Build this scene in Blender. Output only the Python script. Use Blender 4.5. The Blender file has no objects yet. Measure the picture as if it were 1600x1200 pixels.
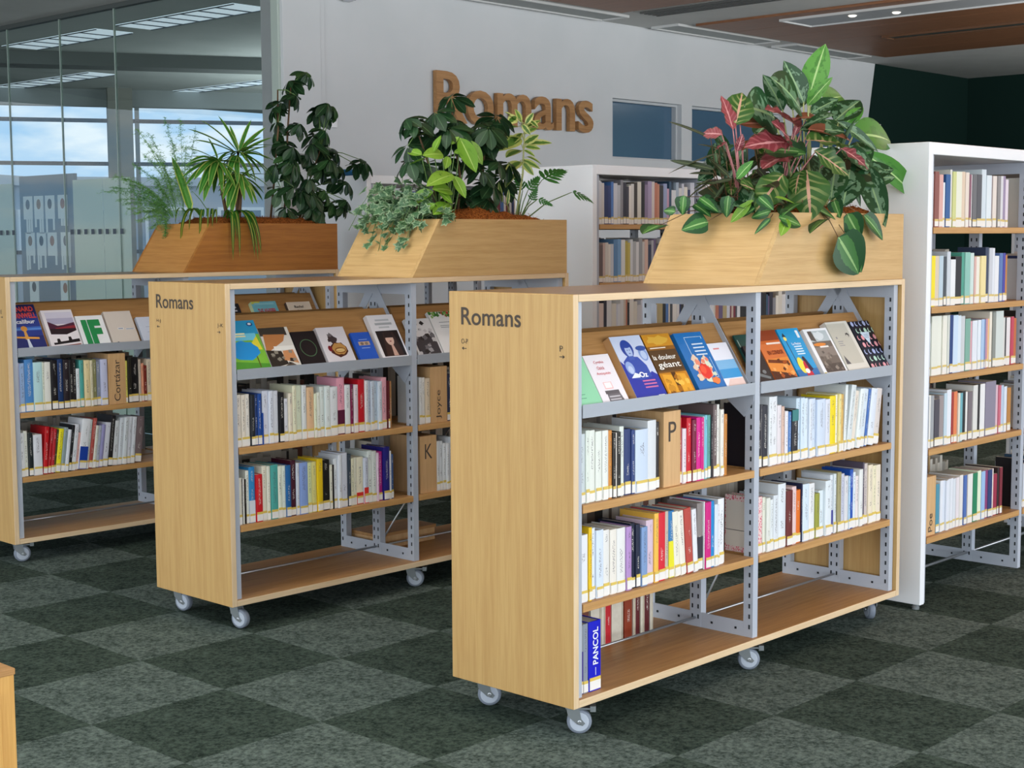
import bpy, math, random
from mathutils import Vector, Matrix
random.seed(11)
R = math.radians
SC = bpy.context.scene
COL = SC.collection

# ---------------------------------------------------------------- camera
cam_d = bpy.data.cameras.new('camera'); cam = bpy.data.objects.new('camera', cam_d); COL.objects.link(cam)
cam_d.sensor_width = 36.0; cam_d.lens = 2339.2 / 1600 * 36.0; cam_d.clip_end = 400
_yaw, _pit, _rol = 0.7565, -0.0974, -0.0057
_f = Vector((math.cos(_yaw)*math.cos(_pit), math.sin(_yaw)*math.cos(_pit), math.sin(_pit)))
_r = Vector((math.sin(_yaw), -math.cos(_yaw), 0)); _u = _r.cross(_f)
_r2 = math.cos(_rol)*_r + math.sin(_rol)*_u; _u2 = -math.sin(_rol)*_r + math.cos(_rol)*_u
M = Matrix((_r2, _u2, -_f)).transposed().to_4x4(); M.translation = (-3.41, -2.963, 1.562)
cam.matrix_world = M
SC.camera = cam
CAM = Vector((-3.41, -2.963, 1.562))

# ---------------------------------------------------------------- world, daylight, exposure
SC.view_settings.view_transform = 'Standard'; SC.view_settings.look = 'None'
SC.view_settings.gamma = 1.0; SC.view_settings.use_curve_mapping = False
SC.view_settings.exposure = 0.0
W = bpy.data.worlds.new('sky'); SC.world = W; W.use_nodes = True
nt = W.node_tree; nt.nodes.clear()
_o = nt.nodes.new('ShaderNodeOutputWorld'); _b = nt.nodes.new('ShaderNodeBackground')
_tc = nt.nodes.new('ShaderNodeTexCoord'); _mp = nt.nodes.new('ShaderNodeMapping'); _mp.inputs['Scale'].default_value = (1, 1, 3.2)
_n = nt.nodes.new('ShaderNodeTexNoise'); _n.inputs['Scale'].default_value = 13.0; _n.inputs['Detail'].default_value = 6
_rp = nt.nodes.new('ShaderNodeValToRGB')
_rp.color_ramp.elements[0].position = .40; _rp.color_ramp.elements[0].color = (.40, .63, .90, 1)
_rp.color_ramp.elements[1].position = .60; _rp.color_ramp.elements[1].color = (.86, .93, 1, 1)
_sx = nt.nodes.new('ShaderNodeSeparateXYZ'); _gr = nt.nodes.new('ShaderNodeMapRange')
_gr.inputs['From Min'].default_value = -.05; _gr.inputs['From Max'].default_value = .01
_mx = nt.nodes.new('ShaderNodeMix'); _mx.data_type = 'RGBA'; _mx.inputs[6].default_value = (.22, .23, .23, 1)
L_ = nt.links.new
L_(_tc.outputs['Generated'], _mp.inputs[0]); L_(_mp.outputs[0], _n.inputs['Vector']); L_(_n.outputs[0], _rp.inputs[0])
L_(_tc.outputs['Generated'], _sx.inputs[0]); L_(_sx.outputs[2], _gr.inputs[0]); L_(_gr.outputs[0], _mx.inputs[0])
L_(_rp.outputs[0], _mx.inputs[7]); L_(_mx.outputs[2], _b.inputs[0]); L_(_b.outputs[0], _o.inputs[0])
_b.inputs[1].default_value = 1.1

def area(name, loc, target, sx, sy, power, color=(1, 1, 1)):
    d = bpy.data.lights.new(name, 'AREA'); d.shape = 'RECTANGLE'; d.size = sx; d.size_y = sy; d.energy = power; d.color = color
    o = bpy.data.objects.new(name, d); COL.objects.link(o); o.location = loc
    o.rotation_euler = (Vector(target) - Vector(loc)).to_track_quat('-Z', 'Y').to_euler()
    return o
# daylight entering through the two glazed sides of the hall behind the photographer
area('window_daylight_west', (-7.0, 1.5, 1.7), (0, 1.5, 1.7), 16, 3.3, 480, (.93, .97, 1))
area('window_daylight_south', (3.5, -7.0, 1.7), (3.5, 0, 1.7), 19, 3.3, 720, (.93, .97, 1))
# added uplights without fixtures, kept out of view, to brighten the ceilings
area('added_uplight', (9.5, .2, 2.55), (9.5, .2, 9), 8, .6, 330, (1, .97, .93))
area('added_uplight', (2.5, -1.6, 2.55), (2.5, -1.6, 9), 8, .6, 170, (1, .97, .93))
area('added_uplight', (-1.2, 1.4, 2.62), (-1.2, 1.4, 9), 6, .5, 150, (1, .98, .95))
area('added_uplight', (8.4, 9.2, 2.0), (8.4, 9.2, 9), 4, 2, 130, (.9, .97, 1))  # added behind the sign wall to lift the glazed room's ceiling

# ---------------------------------------------------------------- materials
def lin(h):
    h = h.lstrip('#'); c = [int(h[i:i+2], 16)/255 for i in (0, 2, 4)]
    return tuple(x/12.92 if x <= .04045 else ((x+.055)/1.055)**2.4 for x in c) + (1,)
MATS = {}
def new_mat(name):
    m = bpy.data.materials.new(name); m.use_nodes = True
    MATS[name] = m
    return m, m.node_tree.nodes, m.node_tree.links, m.node_tree.nodes['Principled BSDF']
def flat(name, hexc, rough=.6, metal=0., spec=.4, emit=0.):
    if name in MATS: return MATS[name]
    m, N, L, B = new_mat(name)
    B.inputs['Base Color'].default_value = lin(hexc); B.inputs['Roughness'].default_value = rough
    B.inputs['Metallic'].default_value = metal; B.inputs['Specular IOR Level'].default_value = spec
    if emit: B.inputs['Emission Color'].default_value = lin(hexc); B.inputs['Emission Strength'].default_value = emit
    return m
def col(hexc, rough=.5): return flat('print_' + hexc, hexc, rough)
def wood(name, a, b, axis='z', rough=.45, spec=.35, fine=1.0):
    m, N, L, B = new_mat(name)
    tc = N.new('ShaderNodeTexCoord'); mp = N.new('ShaderNodeMapping')
    s = {'x': (2.2, 55, 55), 'y': (55, 2.2, 55), 'z': (55, 55, 2.2)}[axis]
    mp.inputs['Scale'].default_value = s
    n1 = N.new('ShaderNodeTexNoise'); n1.inputs['Scale'].default_value = 1.0*fine; n1.inputs['Detail'].default_value = 5; n1.inputs['Roughness'].default_value = .6
    n2 = N.new('ShaderNodeTexNoise'); n2.inputs['Scale'].default_value = 4.5*fine; n2.inputs['Detail'].default_value = 3
    ad = N.new('ShaderNodeMath'); ad.operation = 'MULTIPLY_ADD'; ad.inputs[1].default_value = .55
    rp = N.new('ShaderNodeValToRGB'); rp.color_ramp.elements[0].position = .50; rp.color_ramp.elements[0].color = lin(b)
    rp.color_ramp.elements[1].position = .92; rp.color_ramp.elements[1].color = lin(a)
    L.new(tc.outputs['Object'], mp.inputs[0]); L.new(mp.outputs[0], n1.inputs['Vector']); L.new(mp.outputs[0], n2.inputs['Vector'])
    L.new(n2.outputs[0], ad.inputs[0]); L.new(n1.outputs[0], ad.inputs[2]); L.new(ad.outputs[0], rp.inputs[0]); L.new(rp.outputs[0], B.inputs['Base Color'])
    bp = N.new('ShaderNodeBump'); bp.inputs['Strength'].default_value = .06; L.new(ad.outputs[0], bp.inputs['Height']); L.new(bp.outputs[0], B.inputs['Normal'])
    B.inputs['Roughness'].default_value = rough; B.inputs['Specular IOR Level'].default_value = spec
    return m
def noisy(name, a, b, scale, rough=.9, spec=.2, bump=0., detail=4, lo=.35, hi=.65, coords='Object', dist=.01):
    m, N, L, B = new_mat(name)
    tc = N.new('ShaderNodeTexCoord'); n1 = N.new('ShaderNodeTexNoise'); n1.inputs['Scale'].default_value = scale; n1.inputs['Detail'].default_value = detail
    rp = N.new('ShaderNodeValToRGB'); rp.color_ramp.elements[0].position = lo; rp.color_ramp.elements[0].color = lin(a)
    rp.color_ramp.elements[1].position = hi; rp.color_ramp.elements[1].color = lin(b)
    L.new(tc.outputs[coords], n1.inputs['Vector']); L.new(n1.outputs[0], rp.inputs[0]); L.new(rp.outputs[0], B.inputs['Base Color'])
    if bump:
        bp = N.new('ShaderNodeBump'); bp.inputs['Strength'].default_value = bump; bp.inputs['Distance'].default_value = dist
        L.new(n1.outputs[0], bp.inputs['Height']); L.new(bp.outputs[0], B.inputs['Normal'])
    B.inputs['Roughness'].default_value = rough; B.inputs['Specular IOR Level'].default_value = spec
    return m
OAK_Z = wood('oak_upright_grain', 'c6a167', 'b58d55', 'z', fine=.7)
OAK_Y = wood('oak_cross_grain', 'd0ab74', 'bd965e', 'y')
OAK_SHELF = wood('oak_shelf', 'b88a56', '9c7040', 'x')
OAK_TOP = wood('oak_top_board', '94714f', '76553a', 'x', rough=.3, spec=.5)
OAK_EDGE = wood('oak_edge_band', 'e3c9a4', 'd3b58c', 'x', fine=.6)
OAK_DARK = wood('oak_dark_stain', 'b07434', '905828', 'x')
OAK_DARK_Y = wood('oak_dark_cross', 'c08a4c', 'aa7238', 'y')
OAK_PLANT = wood('oak_planter', 'cdaa74', 'b9935c', 'x')
CEIL_WOOD = wood('ceiling_wood', '96684a', '7a5036', 'y')
DIVIDER = wood('divider_ply', 'd4ac7c', 'c49a68', 'z', rough=.6)
SIGN_WOOD = wood('sign_wood', 'ba8c5c', '94683e', 'x', fine=.5)
METAL = flat('grey_powder_coat', 'b4bbc7', .42, 0., .5)
METAL_D = flat('grey_lip', 'a2a9b3', .4, 0.05, .5)
SLOT = flat('dark_slot', '20242a', .8)
ROD = flat('zinc_rod', 'b9bcc0', .3, .8)
WHITE = flat('white_lacquer', 'eef1f5', .4, 0, .4)
WALL = noisy('painted_wall', 'd3d7da', 'd8dbde', 2.0, rough=.9)
GREEN_WALL = flat('dark_green_wall', '0d2823', .8, 0, .2)
PLASTER = noisy('ceiling_plaster', 'c9cac8', 'cfd0ce', 3.0)
CHARCOAL = flat('charcoal_lettering', '4a4038', .7)
PAGES = noisy('page_block', 'd6cfc0', 'ccc4b4', 30, rough=.9)
RUBBER = flat('caster_tyre', '7f8794', .5)
CASTER_HUB = flat('caster_hub', 'b4bcc8', .4)
STEEL = flat('caster_steel', 'b0b6ba', .25, .7)

def carpet(name, a, b):
    m, N, L, B = new_mat(name)
    tc = N.new('ShaderNodeTexCoord'); n1 = N.new('ShaderNodeTexNoise'); n1.inputs['Scale'].default_value = 62; n1.inputs['Detail'].default_value = 3; n1.inputs['Roughness'].default_value = .7
    n2 = N.new('ShaderNodeTexNoise'); n2.inputs['Scale'].default_value = 7; n2.inputs['Detail'].default_value = 3
    ad = N.new('ShaderNodeMath'); ad.operation = 'MULTIPLY_ADD'; ad.inputs[1].default_value = .35
    rp = N.new('ShaderNodeValToRGB'); rp.color_ramp.elements[0].position = .50; rp.color_ramp.elements[0].color = lin(a)
    rp.color_ramp.elements[1].position = .86; rp.color_ramp.elements[1].color = lin(b)
    L.new(tc.outputs['Object'], n1.inputs['Vector']); L.new(tc.outputs['Object'], n2.inputs['Vector'])
    L.new(n2.outputs[0], ad.inputs[0]); L.new(n1.outputs[0], ad.inputs[2]); L.new(ad.outputs[0], rp.inputs[0]); L.new(rp.outputs[0], B.inputs['Base Color'])
    bp = N.new('ShaderNodeBump'); bp.inputs['Strength'].default_value = .8; bp.inputs['Distance'].default_value = .006
    L.new(n1.outputs[0], bp.inputs['Height']); L.new(bp.outputs[0], B.inputs['Normal'])
    B.inputs['Roughness'].default_value = 1; B.inputs['Specular IOR Level'].default_value = .05
    return m
CARPET_L = carpet('carpet_light', '323d38', '6c7872')  # one carpet in two tones: light on the turned pile put into colour
CARPET_D = carpet('carpet_dark', '202a25', '4d5a51')

def glass_mat(name, tint, rough=0.0, refl=1.0):
    m = bpy.data.materials.new(name); m.use_nodes = True; N = m.node_tree.nodes; L = m.node_tree.links; N.clear()
    o = N.new('ShaderNodeOutputMaterial'); t = N.new('ShaderNodeBsdfTransparent'); t.inputs[0].default_value = tint
    g = N.new('ShaderNodeBsdfGlossy'); g.inputs['Roughness'].default_value = rough; g.inputs[0].default_value = (refl, refl, refl, 1)
    lw = N.new('ShaderNodeLayerWeight'); lw.inputs[0].default_value = .5; pw = N.new('ShaderNodeMath'); pw.operation = 'POWER'; pw.inputs[1].default_value = 5
    fr = N.new('ShaderNodeMath'); fr.operation = 'MULTIPLY_ADD'; fr.inputs[1].default_value = .95; fr.inputs[2].default_value = .05
    L.new(lw.outputs['Facing'], pw.inputs[0]); L.new(pw.outputs[0], fr.inputs[0]); mx = N.new('ShaderNodeMixShader')
    L.new(fr.outputs[0], mx.inputs[0]); L.new(t.outputs[0], mx.inputs[1]); L.new(g.outputs[0], mx.inputs[2]); L.new(mx.outputs[0], o.inputs[0])
    return m
GLASS = glass_mat('clear_partition_glass', (.93, .965, .955, 1))
GLASS_BLUE = flat('blue_interior_glass', '4f6e88', .12, 0, .5)
def frosted():
    m = bpy.data.materials.new('frosted_film'); m.use_nodes = True; N = m.node_tree.nodes; L = m.node_tree.links; N.clear()
    o = N.new('ShaderNodeOutputMaterial'); t = N.new('ShaderNodeBsdfTranslucent'); t.inputs[0].default_value = (.92, .96, .90, 1)
    d = N.new('ShaderNodeBsdfDiffuse'); d.inputs[0].default_value = (.80, .86, .80, 1); mx = N.new('ShaderNodeMixShader'); mx.inputs[0].default_value = .4
    L.new(t.outputs[0], mx.inputs[1]); L.new(d.outputs[0], mx.inputs[2]); L.new(mx.outputs[0], o.inputs[0])
    return m
FROST = frosted()

# cover stock: colour per book from the object colour; the spine carries printed title marks
def cover_mat(name, spine):
    m, N, L, B = new_mat(name)
    oi = N.new('ShaderNodeObjectInfo')
    B.inputs['Roughness'].default_value = .42; B.inputs['Specular IOR Level'].default_value = .35
    if not spine:
        L.new(oi.outputs['Color'], B.inputs['Base Color']); return m
    tc = N.new('ShaderNodeTexCoord'); mp = N.new('ShaderNodeMapping'); mp.inputs['Scale'].default_value = (120, 1, 210)
    cb = N.new('ShaderNodeCombineXYZ'); ml = N.new('ShaderNodeMath'); ml.operation = 'MULTIPLY'; ml.inputs[1].default_value = 37.0
    va = N.new('ShaderNodeVectorMath'); va.operation = 'ADD'
    no = N.new('ShaderNodeTexNoise'); no.inputs['Scale'].default_value = 1.6; no.inputs['Detail'].default_value = 1
    gt = N.new('ShaderNodeMath'); gt.operation = 'GREATER_THAN'; gt.inputs[1].default_value = .54
    L.new(tc.outputs['Object'], mp.inputs[0]); L.new(oi.outputs['Random'], ml.inputs[0]); L.new(ml.outputs[0], cb.inputs[0]); L.new(ml.outputs[0], cb.inputs[2])
    L.new(mp.outputs[0], va.inputs[0]); L.new(cb.outputs[0], va.inputs[1]); L.new(va.outputs[0], no.inputs['Vector']); L.new(no.outputs[0], gt.inputs[0])
    sp = N.new('ShaderNodeSeparateXYZ'); L.new(tc.outputs['Generated'], sp.inputs[0])
    def band(sock, a, b):
        m1 = N.new('ShaderNodeMath'); m1.operation = 'GREATER_THAN'; m1.inputs[1].default_value = a; L.new(sock, m1.inputs[0])
        m2 = N.new('ShaderNodeMath'); m2.operation = 'LESS_THAN'; m2.inputs[1].default_value = b; L.new(sock, m2.inputs[0])
        m3 = N.new('ShaderNodeMath'); m3.operation = 'MULTIPLY'; L.new(m1.outputs[0], m3.inputs[0]); L.new(m2.outputs[0], m3.inputs[1])
        return m3.outputs[0]
    def mul(a, b):
        q = N.new('ShaderNodeMath'); q.operation = 'MULTIPLY'; L.new(a, q.inputs[0]); L.new(b, q.inputs[1]); return q.outputs[0]
    lown = N.new('ShaderNodeTexNoise'); lown.inputs['Scale'].default_value = 13; lown.inputs['Detail'].default_value = 0
    L.new(va.outputs[0], lown.inputs['Vector'])
    va2 = N.new('ShaderNodeVectorMath'); va2.operation = 'ADD'; L.new(tc.outputs['Object'], va2.inputs[0]); L.new(cb.outputs[0], va2.inputs[1]); L.new(va2.outputs[0], lown.inputs['Vector'])
    lg = N.new('ShaderNodeMath'); lg.operation = 'GREATER_THAN'; lg.inputs[1].default_value = .47; L.new(lown.outputs[0], lg.inputs[0])
    k = mul(mul(band(sp.outputs[0], .34, .66), band(sp.outputs[2], .30, .93)), mul(gt.outputs[0], lg.outputs[0]))
    bw = N.new('ShaderNodeRGBToBW'); L.new(oi.outputs['Color'], bw.inputs[0])
    lt = N.new('ShaderNodeMath'); lt.operation = 'LESS_THAN'; lt.inputs[1].default_value = .28; L.new(bw.outputs[0], lt.inputs[0])
    ink = N.new('ShaderNodeMix'); ink.data_type = 'RGBA'; ink.inputs[6].default_value = (.10, .09, .11, 1); ink.inputs[7].default_value = (.75, .72, .66, 1); L.new(lt.outputs[0], ink.inputs[0])
    kk = N.new('ShaderNodeMath'); kk.operation = 'MULTIPLY'; kk.inputs[1].default_value = .75; L.new(k, kk.inputs[0])
    mx = N.new('ShaderNodeMix'); mx.data_type = 'RGBA'; L.new(kk.outputs[0], mx.inputs[0]); L.new(oi.outputs['Color'], mx.inputs[6]); L.new(ink.outputs[2], mx.inputs[7])
    L.new(mx.outputs[2], B.inputs['Base Color'])
    return m
COVER = cover_mat('book_cover', False); SPINE = cover_mat('book_spine', True)
def label_mat():
    m, N, L, B = new_mat('spine_sticker')
    tc = N.new('ShaderNodeTexCoord'); sp = N.new('ShaderNodeSeparateXYZ'); L.new(tc.outputs['Generated'], sp.inputs[0])
    gt = N.new('ShaderNodeMath'); gt.operation = 'GREATER_THAN'; gt.inputs[1].default_value = .74; L.new(sp.outputs[2], gt.inputs[0])
    mx = N.new('ShaderNodeMix'); mx.data_type = 'RGBA'; mx.inputs[6].default_value = lin('eceae6'); mx.inputs[7].default_value = lin('dfc25e')
    L.new(gt.outputs[0], mx.inputs[0]); L.new(mx.outputs[2], B.inputs['Base Color']); B.inputs['Roughness'].default_value = .4
    return m
STICKER = label_mat()
def attr_mat(name):
    m, N, L, B = new_mat(name); a = N.new('ShaderNodeVertexColor'); a.layer_name = 'Col'
    L.new(a.outputs[0], B.inputs['Base Color']); B.inputs['Roughness'].default_value = .5
    return m
ATTR = attr_mat('mixed_book_covers')
def pink_pattern():
    m, N, L, B = new_mat('pink_floral_cover')
    tc = N.new('ShaderNodeTexCoord'); vo = N.new('ShaderNodeTexVoronoi'); vo.inputs['Scale'].default_value = 150
    rp = N.new('ShaderNodeValToRGB'); rp.color_ramp.interpolation = 'CONSTANT'; rp.color_ramp.elements[0].color = lin('e06078'); rp.color_ramp.elements[1].position = .42; rp.color_ramp.elements[1].color = lin('f0d8d4')
    L.new(tc.outputs['Object'], vo.inputs['Vector']); L.new(vo.outputs['Distance'], rp.inputs[0]); L.new(rp.outputs[0], B.inputs['Base Color']); B.inputs['Roughness'].default_value = .45
    return m
PINK_PAT = pink_pattern()

# ---------------------------------------------------------------- mesh helpers
class MB:
    def __init__(s): s.v = []; s.f = []; s.m = []
    def quad(s, *p, mi=0):
        n = len(s.v); s.v += [tuple(q) for q in p]; s.f.append(tuple(range(n, n+len(p)))); s.m.append(mi); return s
    def box(s, x0, x1, y0, y1, z0, z1, mi=0, mf=None):
        n = len(s.v)
        s.v += [(x0,y0,z0),(x1,y0,z0),(x1,y1,z0),(x0,y1,z0),(x0,y0,z1),(x1,y0,z1),(x1,y1,z1),(x0,y1,z1)]
        fs = [(0,3,2,1),(4,5,6,7),(0,1,5,4),(1,2,6,5),(2,3,7,6),(3,0,4,7)]   # bottom top -y +x +y -x
        for i, q in enumerate(fs):
            s.f.append(tuple(n+k for k in q)); s.m.append(mi if mf is None else mf[i])
        return s
    def prism(s, poly, a, b, axis='z', mi=0):
        def P(p, h): return {'z': (p[0], p[1], h), 'y': (p[0], h, p[1]), 'x': (h, p[0], p[1])}[axis]
        n = len(s.v); k = len(poly)
        s.v += [P(p, a) for p in poly] + [P(p, b) for p in poly]
        s.f.append(tuple(range(n+k-1, n-1, -1))); s.f.append(tuple(range(n+k, n+2*k))); s.m += [mi, mi]
        for i in range(k):
            j = (i+1) % k; s.f.append((n+i, n+j, n+k+j, n+k+i)); s.m.append(mi)
        return s
    def tube(s, pts, r, seg=8, mi=0, cap=True):
        pts = [Vector(p) for p in pts]; rs = r if isinstance(r, (list, tuple)) else [r]*len(pts); rings = []
        ref = Vector((0, 0, 1))
        for i, p in enumerate(pts):
            t = (pts[min(i+1, len(pts)-1)] - pts[max(i-1, 0)]).normalized()
            a = t.cross(ref)
            if a.length < .05: a = t.cross(Vector((1, 0, 0)))
            a.normalize(); b = t.cross(a); n = len(s.v)
            for k in range(seg):
                w = 2*math.pi*k/seg; s.v.append(tuple(p + (a*math.cos(w) + b*math.sin(w))*rs[i]))
            rings.append(n)
        for i in range(len(rings)-1):
            for k in range(seg):
                j = (k+1) % seg; s.f.append((rings[i]+k, rings[i]+j, rings[i+1]+j, rings[i+1]+k)); s.m.append(mi)
        if cap:
            s.f.append(tuple(rings[0]+k for k in range(seg-1, -1, -1))); s.f.append(tuple(rings[-1]+k for k in range(seg))); s.m += [mi, mi]
        return s
    def lathe(s, prof, seg=20, axis='x', c=(0, 0, 0), mi=0):
        n0 = len(s.v)
        for (h, r) in prof:
            for k in range(seg):
                w = 2*math.pi*k/seg; q = (r*math.cos(w), r*math.sin(w))
                p = {'x': (h, q[0], q[1]), 'y': (q[0], h, q[1]), 'z': (q[0], q[1], h)}[axis]
                s.v.append((p[0]+c[0], p[1]+c[1], p[2]+c[2]))
        for i in range(len(prof)-1):
            for k in range(seg):
                j = (k+1) % seg; a = n0+i*seg; b = n0+(i+1)*seg
                s.f.append((a+k, a+j, b+j, b+k)); s.m.append(mi)
        s.f.append(tuple(n0+k for k in range(seg-1, -1, -1))); s.f.append(tuple(n0+(len(prof)-1)*seg+k for k in range(seg))); s.m += [mi, mi]
        return s
    def mesh(s, name, mats, smooth=False):
        me = bpy.data.meshes.new(name); me.from_pydata(s.v, [], s.f); me.update()
        if not isinstance(mats, (list, tuple)): mats = [mats]
        for m in mats: me.materials.append(m)
        if len(mats) > 1: me.polygons.foreach_set('material_index', s.m)
        if smooth: me.polygons.foreach_set('use_smooth', [True]*len(me.polygons))
        me.update(); return me
    def build(s, name, mats, parent=None, smooth=False, bevel=0.):
        o = bpy.data.objects.new(name, s.mesh(name, mats, smooth)); COL.objects.link(o)
        if parent: o.parent = parent
        if bevel:
            b = o.modifiers.new('edge', 'BEVEL'); b.width = bevel; b.segments = 2; b.limit_method = 'ANGLE'
        return o
def obj(name, me, parent=None):
    o = bpy.data.objects.new(name, me); COL.objects.link(o)
    if parent: o.parent = parent
    return o
def empty(name, loc=(0, 0, 0), rz=0.):
    o = bpy.data.objects.new(name, None); COL.objects.link(o); o.location = loc; o.rotation_euler = (0, 0, rz); o.empty_display_size = .1
    return o
def tag(o, label, cat, group=None, kind=None):
    o['label'] = label; o['category'] = cat
    if group: o['group'] = group
    if kind: o['kind'] = kind
    return o
def struct(o, label, cat='building part'):
    o['kind'] = 'structure'; o['label'] = label; o['category'] = cat; return o
ORD = 'zeroth first second third fourth fifth sixth seventh eighth ninth tenth eleventh twelfth thirteenth fourteenth fifteenth sixteenth seventeenth eighteenth nineteenth twentieth'.split()
def ordinal(n):
    if n <= 20: return ORD[n]
    t = {2: 'twenty', 3: 'thirty', 4: 'forty'}[n//10]
    return {2: 'twentieth', 3: 'thirtieth', 4: 'fortieth'}[n//10] if n % 10 == 0 else t + '-' + ORD[n % 10]

# lettering: every string is turned into a flat mesh once, normalised to unit height of a capital
TEXT = {}
def make_texts(strings):
    obs = []
    for st, bold in strings:
        cu = bpy.data.curves.new('lettering', 'FONT'); cu.body = st; cu.resolution_u = 4; cu.offset = bold
        o = bpy.data.objects.new('lettering', cu); COL.objects.link(o); obs.append((st, o))
    bpy.context.view_layer.update(); dg = bpy.context.evaluated_depsgraph_get()
    for st, o in obs:
        me = bpy.data.meshes.new_from_object(o.evaluated_get(dg))
        vs = [tuple(v.co)[:2] for v in me.vertices]; fs = [tuple(p.vertices) for p in me.polygons]
        TEXT[st] = (vs, fs); bpy.data.meshes.remove(me)
        cu = o.data; bpy.data.objects.remove(o); bpy.data.curves.remove(cu)
WORDS = [('Romans', .012), ('O-P', .0), ('P', .0), ('H-J', 0), ('J-K', 0), ('K', .0), ('Joyce', .0), ('Cortázar', .0), ('Poe', 0.), ('PANCOL', .02), ('IF', .06),
         ('Cynthia', 0), ('Ozick', 0), ('Antiquités', 0), ('Oz', .03), ('la douleur', .01), ('géant', .01), ('du', .0), ('BERNARD', .03), ('CORNWELL', .03), ('Excalibur', .02),
         ('Ruth', .01), ('Rachel', .01), ('Cusk', .01), ('Kudos', .01), ('La Petite', .01), ('THE WHISPER', .02), ('IN ME', .02), ('EN CONDOR', .02), ('C', .0), ('E', 0)]
make_texts(WORDS)
def text_mb(st, x0, x1, z0, z1, to3, thick=.0):
    """Fit the string into the box x0..x1, z0..z1 of a local plane; to3 maps (a, b, depth) to 3D."""
    vs, fs = TEXT[st]; xs = [v[0] for v in vs]; ys = [v[1] for v in vs]
    ax, bx, ay, by = min(xs), max(xs), min(ys), max(ys)
    q = [(x0+(v[0]-ax)/(bx-ax)*(x1-x0), z0+(v[1]-ay)/(by-ay)*(z1-z0)) for v in vs]
    mb = MB(); n = len(q)
    mb.v = [tuple(to3(a, b, 0.)) for a, b in q]; mb.f = [tuple(f) for f in fs]; mb.m = [0]*len(fs)
    if thick:
        cnt = {}
        for f in fs:
            for i in range(len(f)):
                e = (f[i], f[(i+1) % len(f)]); cnt[e] = 1
        mb.v += [tuple(to3(a, b, thick)) for a, b in q]
        mb.f = [tuple(reversed(f)) for f in fs] + [tuple(k+n for k in f) for f in fs]
        for (a, b) in list(cnt):
            if (b, a) not in cnt: mb.f.append((a, b, b+n, a+n))
        mb.m = [0]*len(mb.f)
    return mb

# ================================================================ the setting
CEIL = 3.42; YW = 5.5; XG = 3.22; XR = 13.5
# carpet
fl = MB().box(-9, XR, -9, 16, -.06, -.008).build('floor', CARPET_D)
struct(fl, 'dark green carpet floor laid in chequered square tiles', 'floor')
def carpet_tile_mesh(sx, sy, m):
    a = .0006; mb = MB().box(a, sx-a, a, sy-a, 0, .008)
    return mb.mesh('carpet_tile', m)
TM = [carpet_tile_mesh(.5215, .525, CARPET_L), carpet_tile_mesh(.5215, .525, CARPET_D)]
nt_ = 0
for i in range(-9, 18):
    for j in range(-9, 18):
        x0 = -.397 + .5215*i; y0 = .745 + .525*j
        cx, cy = x0+.26, y0+.26
        # keep the tiles inside the field of view (with a margin), near ones only
        dx, dy = cx-CAM.x, cy-CAM.y
        dep = dx*_f.x + dy*_f.y; lat = dx*_r.x + dy*_r.y
        if dep < 2.8 or dep > 10.8 or abs(lat) > .36*dep + 2.2 or nt_ >= 300: continue
        t = obj('carpet_tile', TM[(i+j) % 2], fl); t.location = (x0, y0, -.008)
        nt_ += 1

# ceiling: plaster slab with wooden fields, light strips and a vent
ce = MB().box(-9, XR, -9, YW, CEIL, CEIL+.12).box(-9, XG, YW, 16, CEIL, CEIL+.12).build('ceiling', PLASTER)
struct(ce, 'grey plaster ceiling with brown wooden fields', 'ceiling')
for k, (x0, x1, y0, y1) in enumerate([(1.2, 6.36, -5, 4.99), (7.43, 10.72, -5, 5.03)]):
    n = 6; w = (x1-x0)/n
    for q in range(n):
        MB().box(x0+q*w+.002, x0+(q+1)*w-.002, y0, y1, CEIL-.022, CEIL).build('wooden_panel', CEIL_WOOD, ce, bevel=.002)
STRIP_FR = flat('strip_frame', 'd4d6d6', .5); STRIP_DF = flat('strip_diffuser_off', '9aa09f', .5)
def ceiling_strip(x0, x1, y0, y1, z, label, df=STRIP_DF, fr=STRIP_FR, depth=.02, lit=None):
    t = tag(empty('ceiling_light', ((x0+x1)/2, (y0+y1)/2, z)), label, 'ceiling light', 'linear ceiling lights')
    ox, oy = (x1-x0)/2, (y1-y0)/2; e = .018
    fb = MB().box(-ox, ox, -oy, -oy+e, -depth, 0).box(-ox, ox, oy-e, oy, -depth, 0).box(-ox, -ox+e, -oy+e, oy-e, -depth, 0).box(ox-e, ox, -oy+e, oy-e, -depth, 0)
    fb.build('frame', fr, t)
    MB().box(-ox+e, ox-e, -oy+e, oy-e, -.008, 0).build('diffuser', df, t)
    return t
ceiling_strip(3.9, 6.62, 5.12, 5.42, CEIL, 'long grey ceiling strip above the wooden wall sign')
ceiling_strip(7.3, 8.9, 5.12, 5.42, CEIL, 'grey ceiling strip along the wall above the small blue windows')
ceiling_strip(9.2, 10.6, 5.12, 5.42, CEIL, 'grey ceiling strip along the wall next to the dark green corner')
DARKSTRIP = flat('dark_recess', '3c4a49', .4); LITE = flat('lamp_glow', 'fff6e6', .5, emit=3.0)
ceiling_strip(9.18, 9.40, -1.5, 4.2, CEIL-.022, 'dark slot light running through the brown wooden ceiling field', DARKSTRIP, flat('brown_frame', '6a4a33', .5))
t = ceiling_strip(7.6, 8.1, 2.0, 4.28, CEIL-.022, 'pale grey ceiling tray with two small spotlights in the wooden field', flat('tray_grey', 'a9adb2', .5))
for dx, dy in ((-.05, .55), (.05, .2)):
    MB().lathe([(-.012, .035), (-.02, .02)], 14, 'z', (dx, dy, 0)).build('spotlight', LITE, t)
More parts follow.
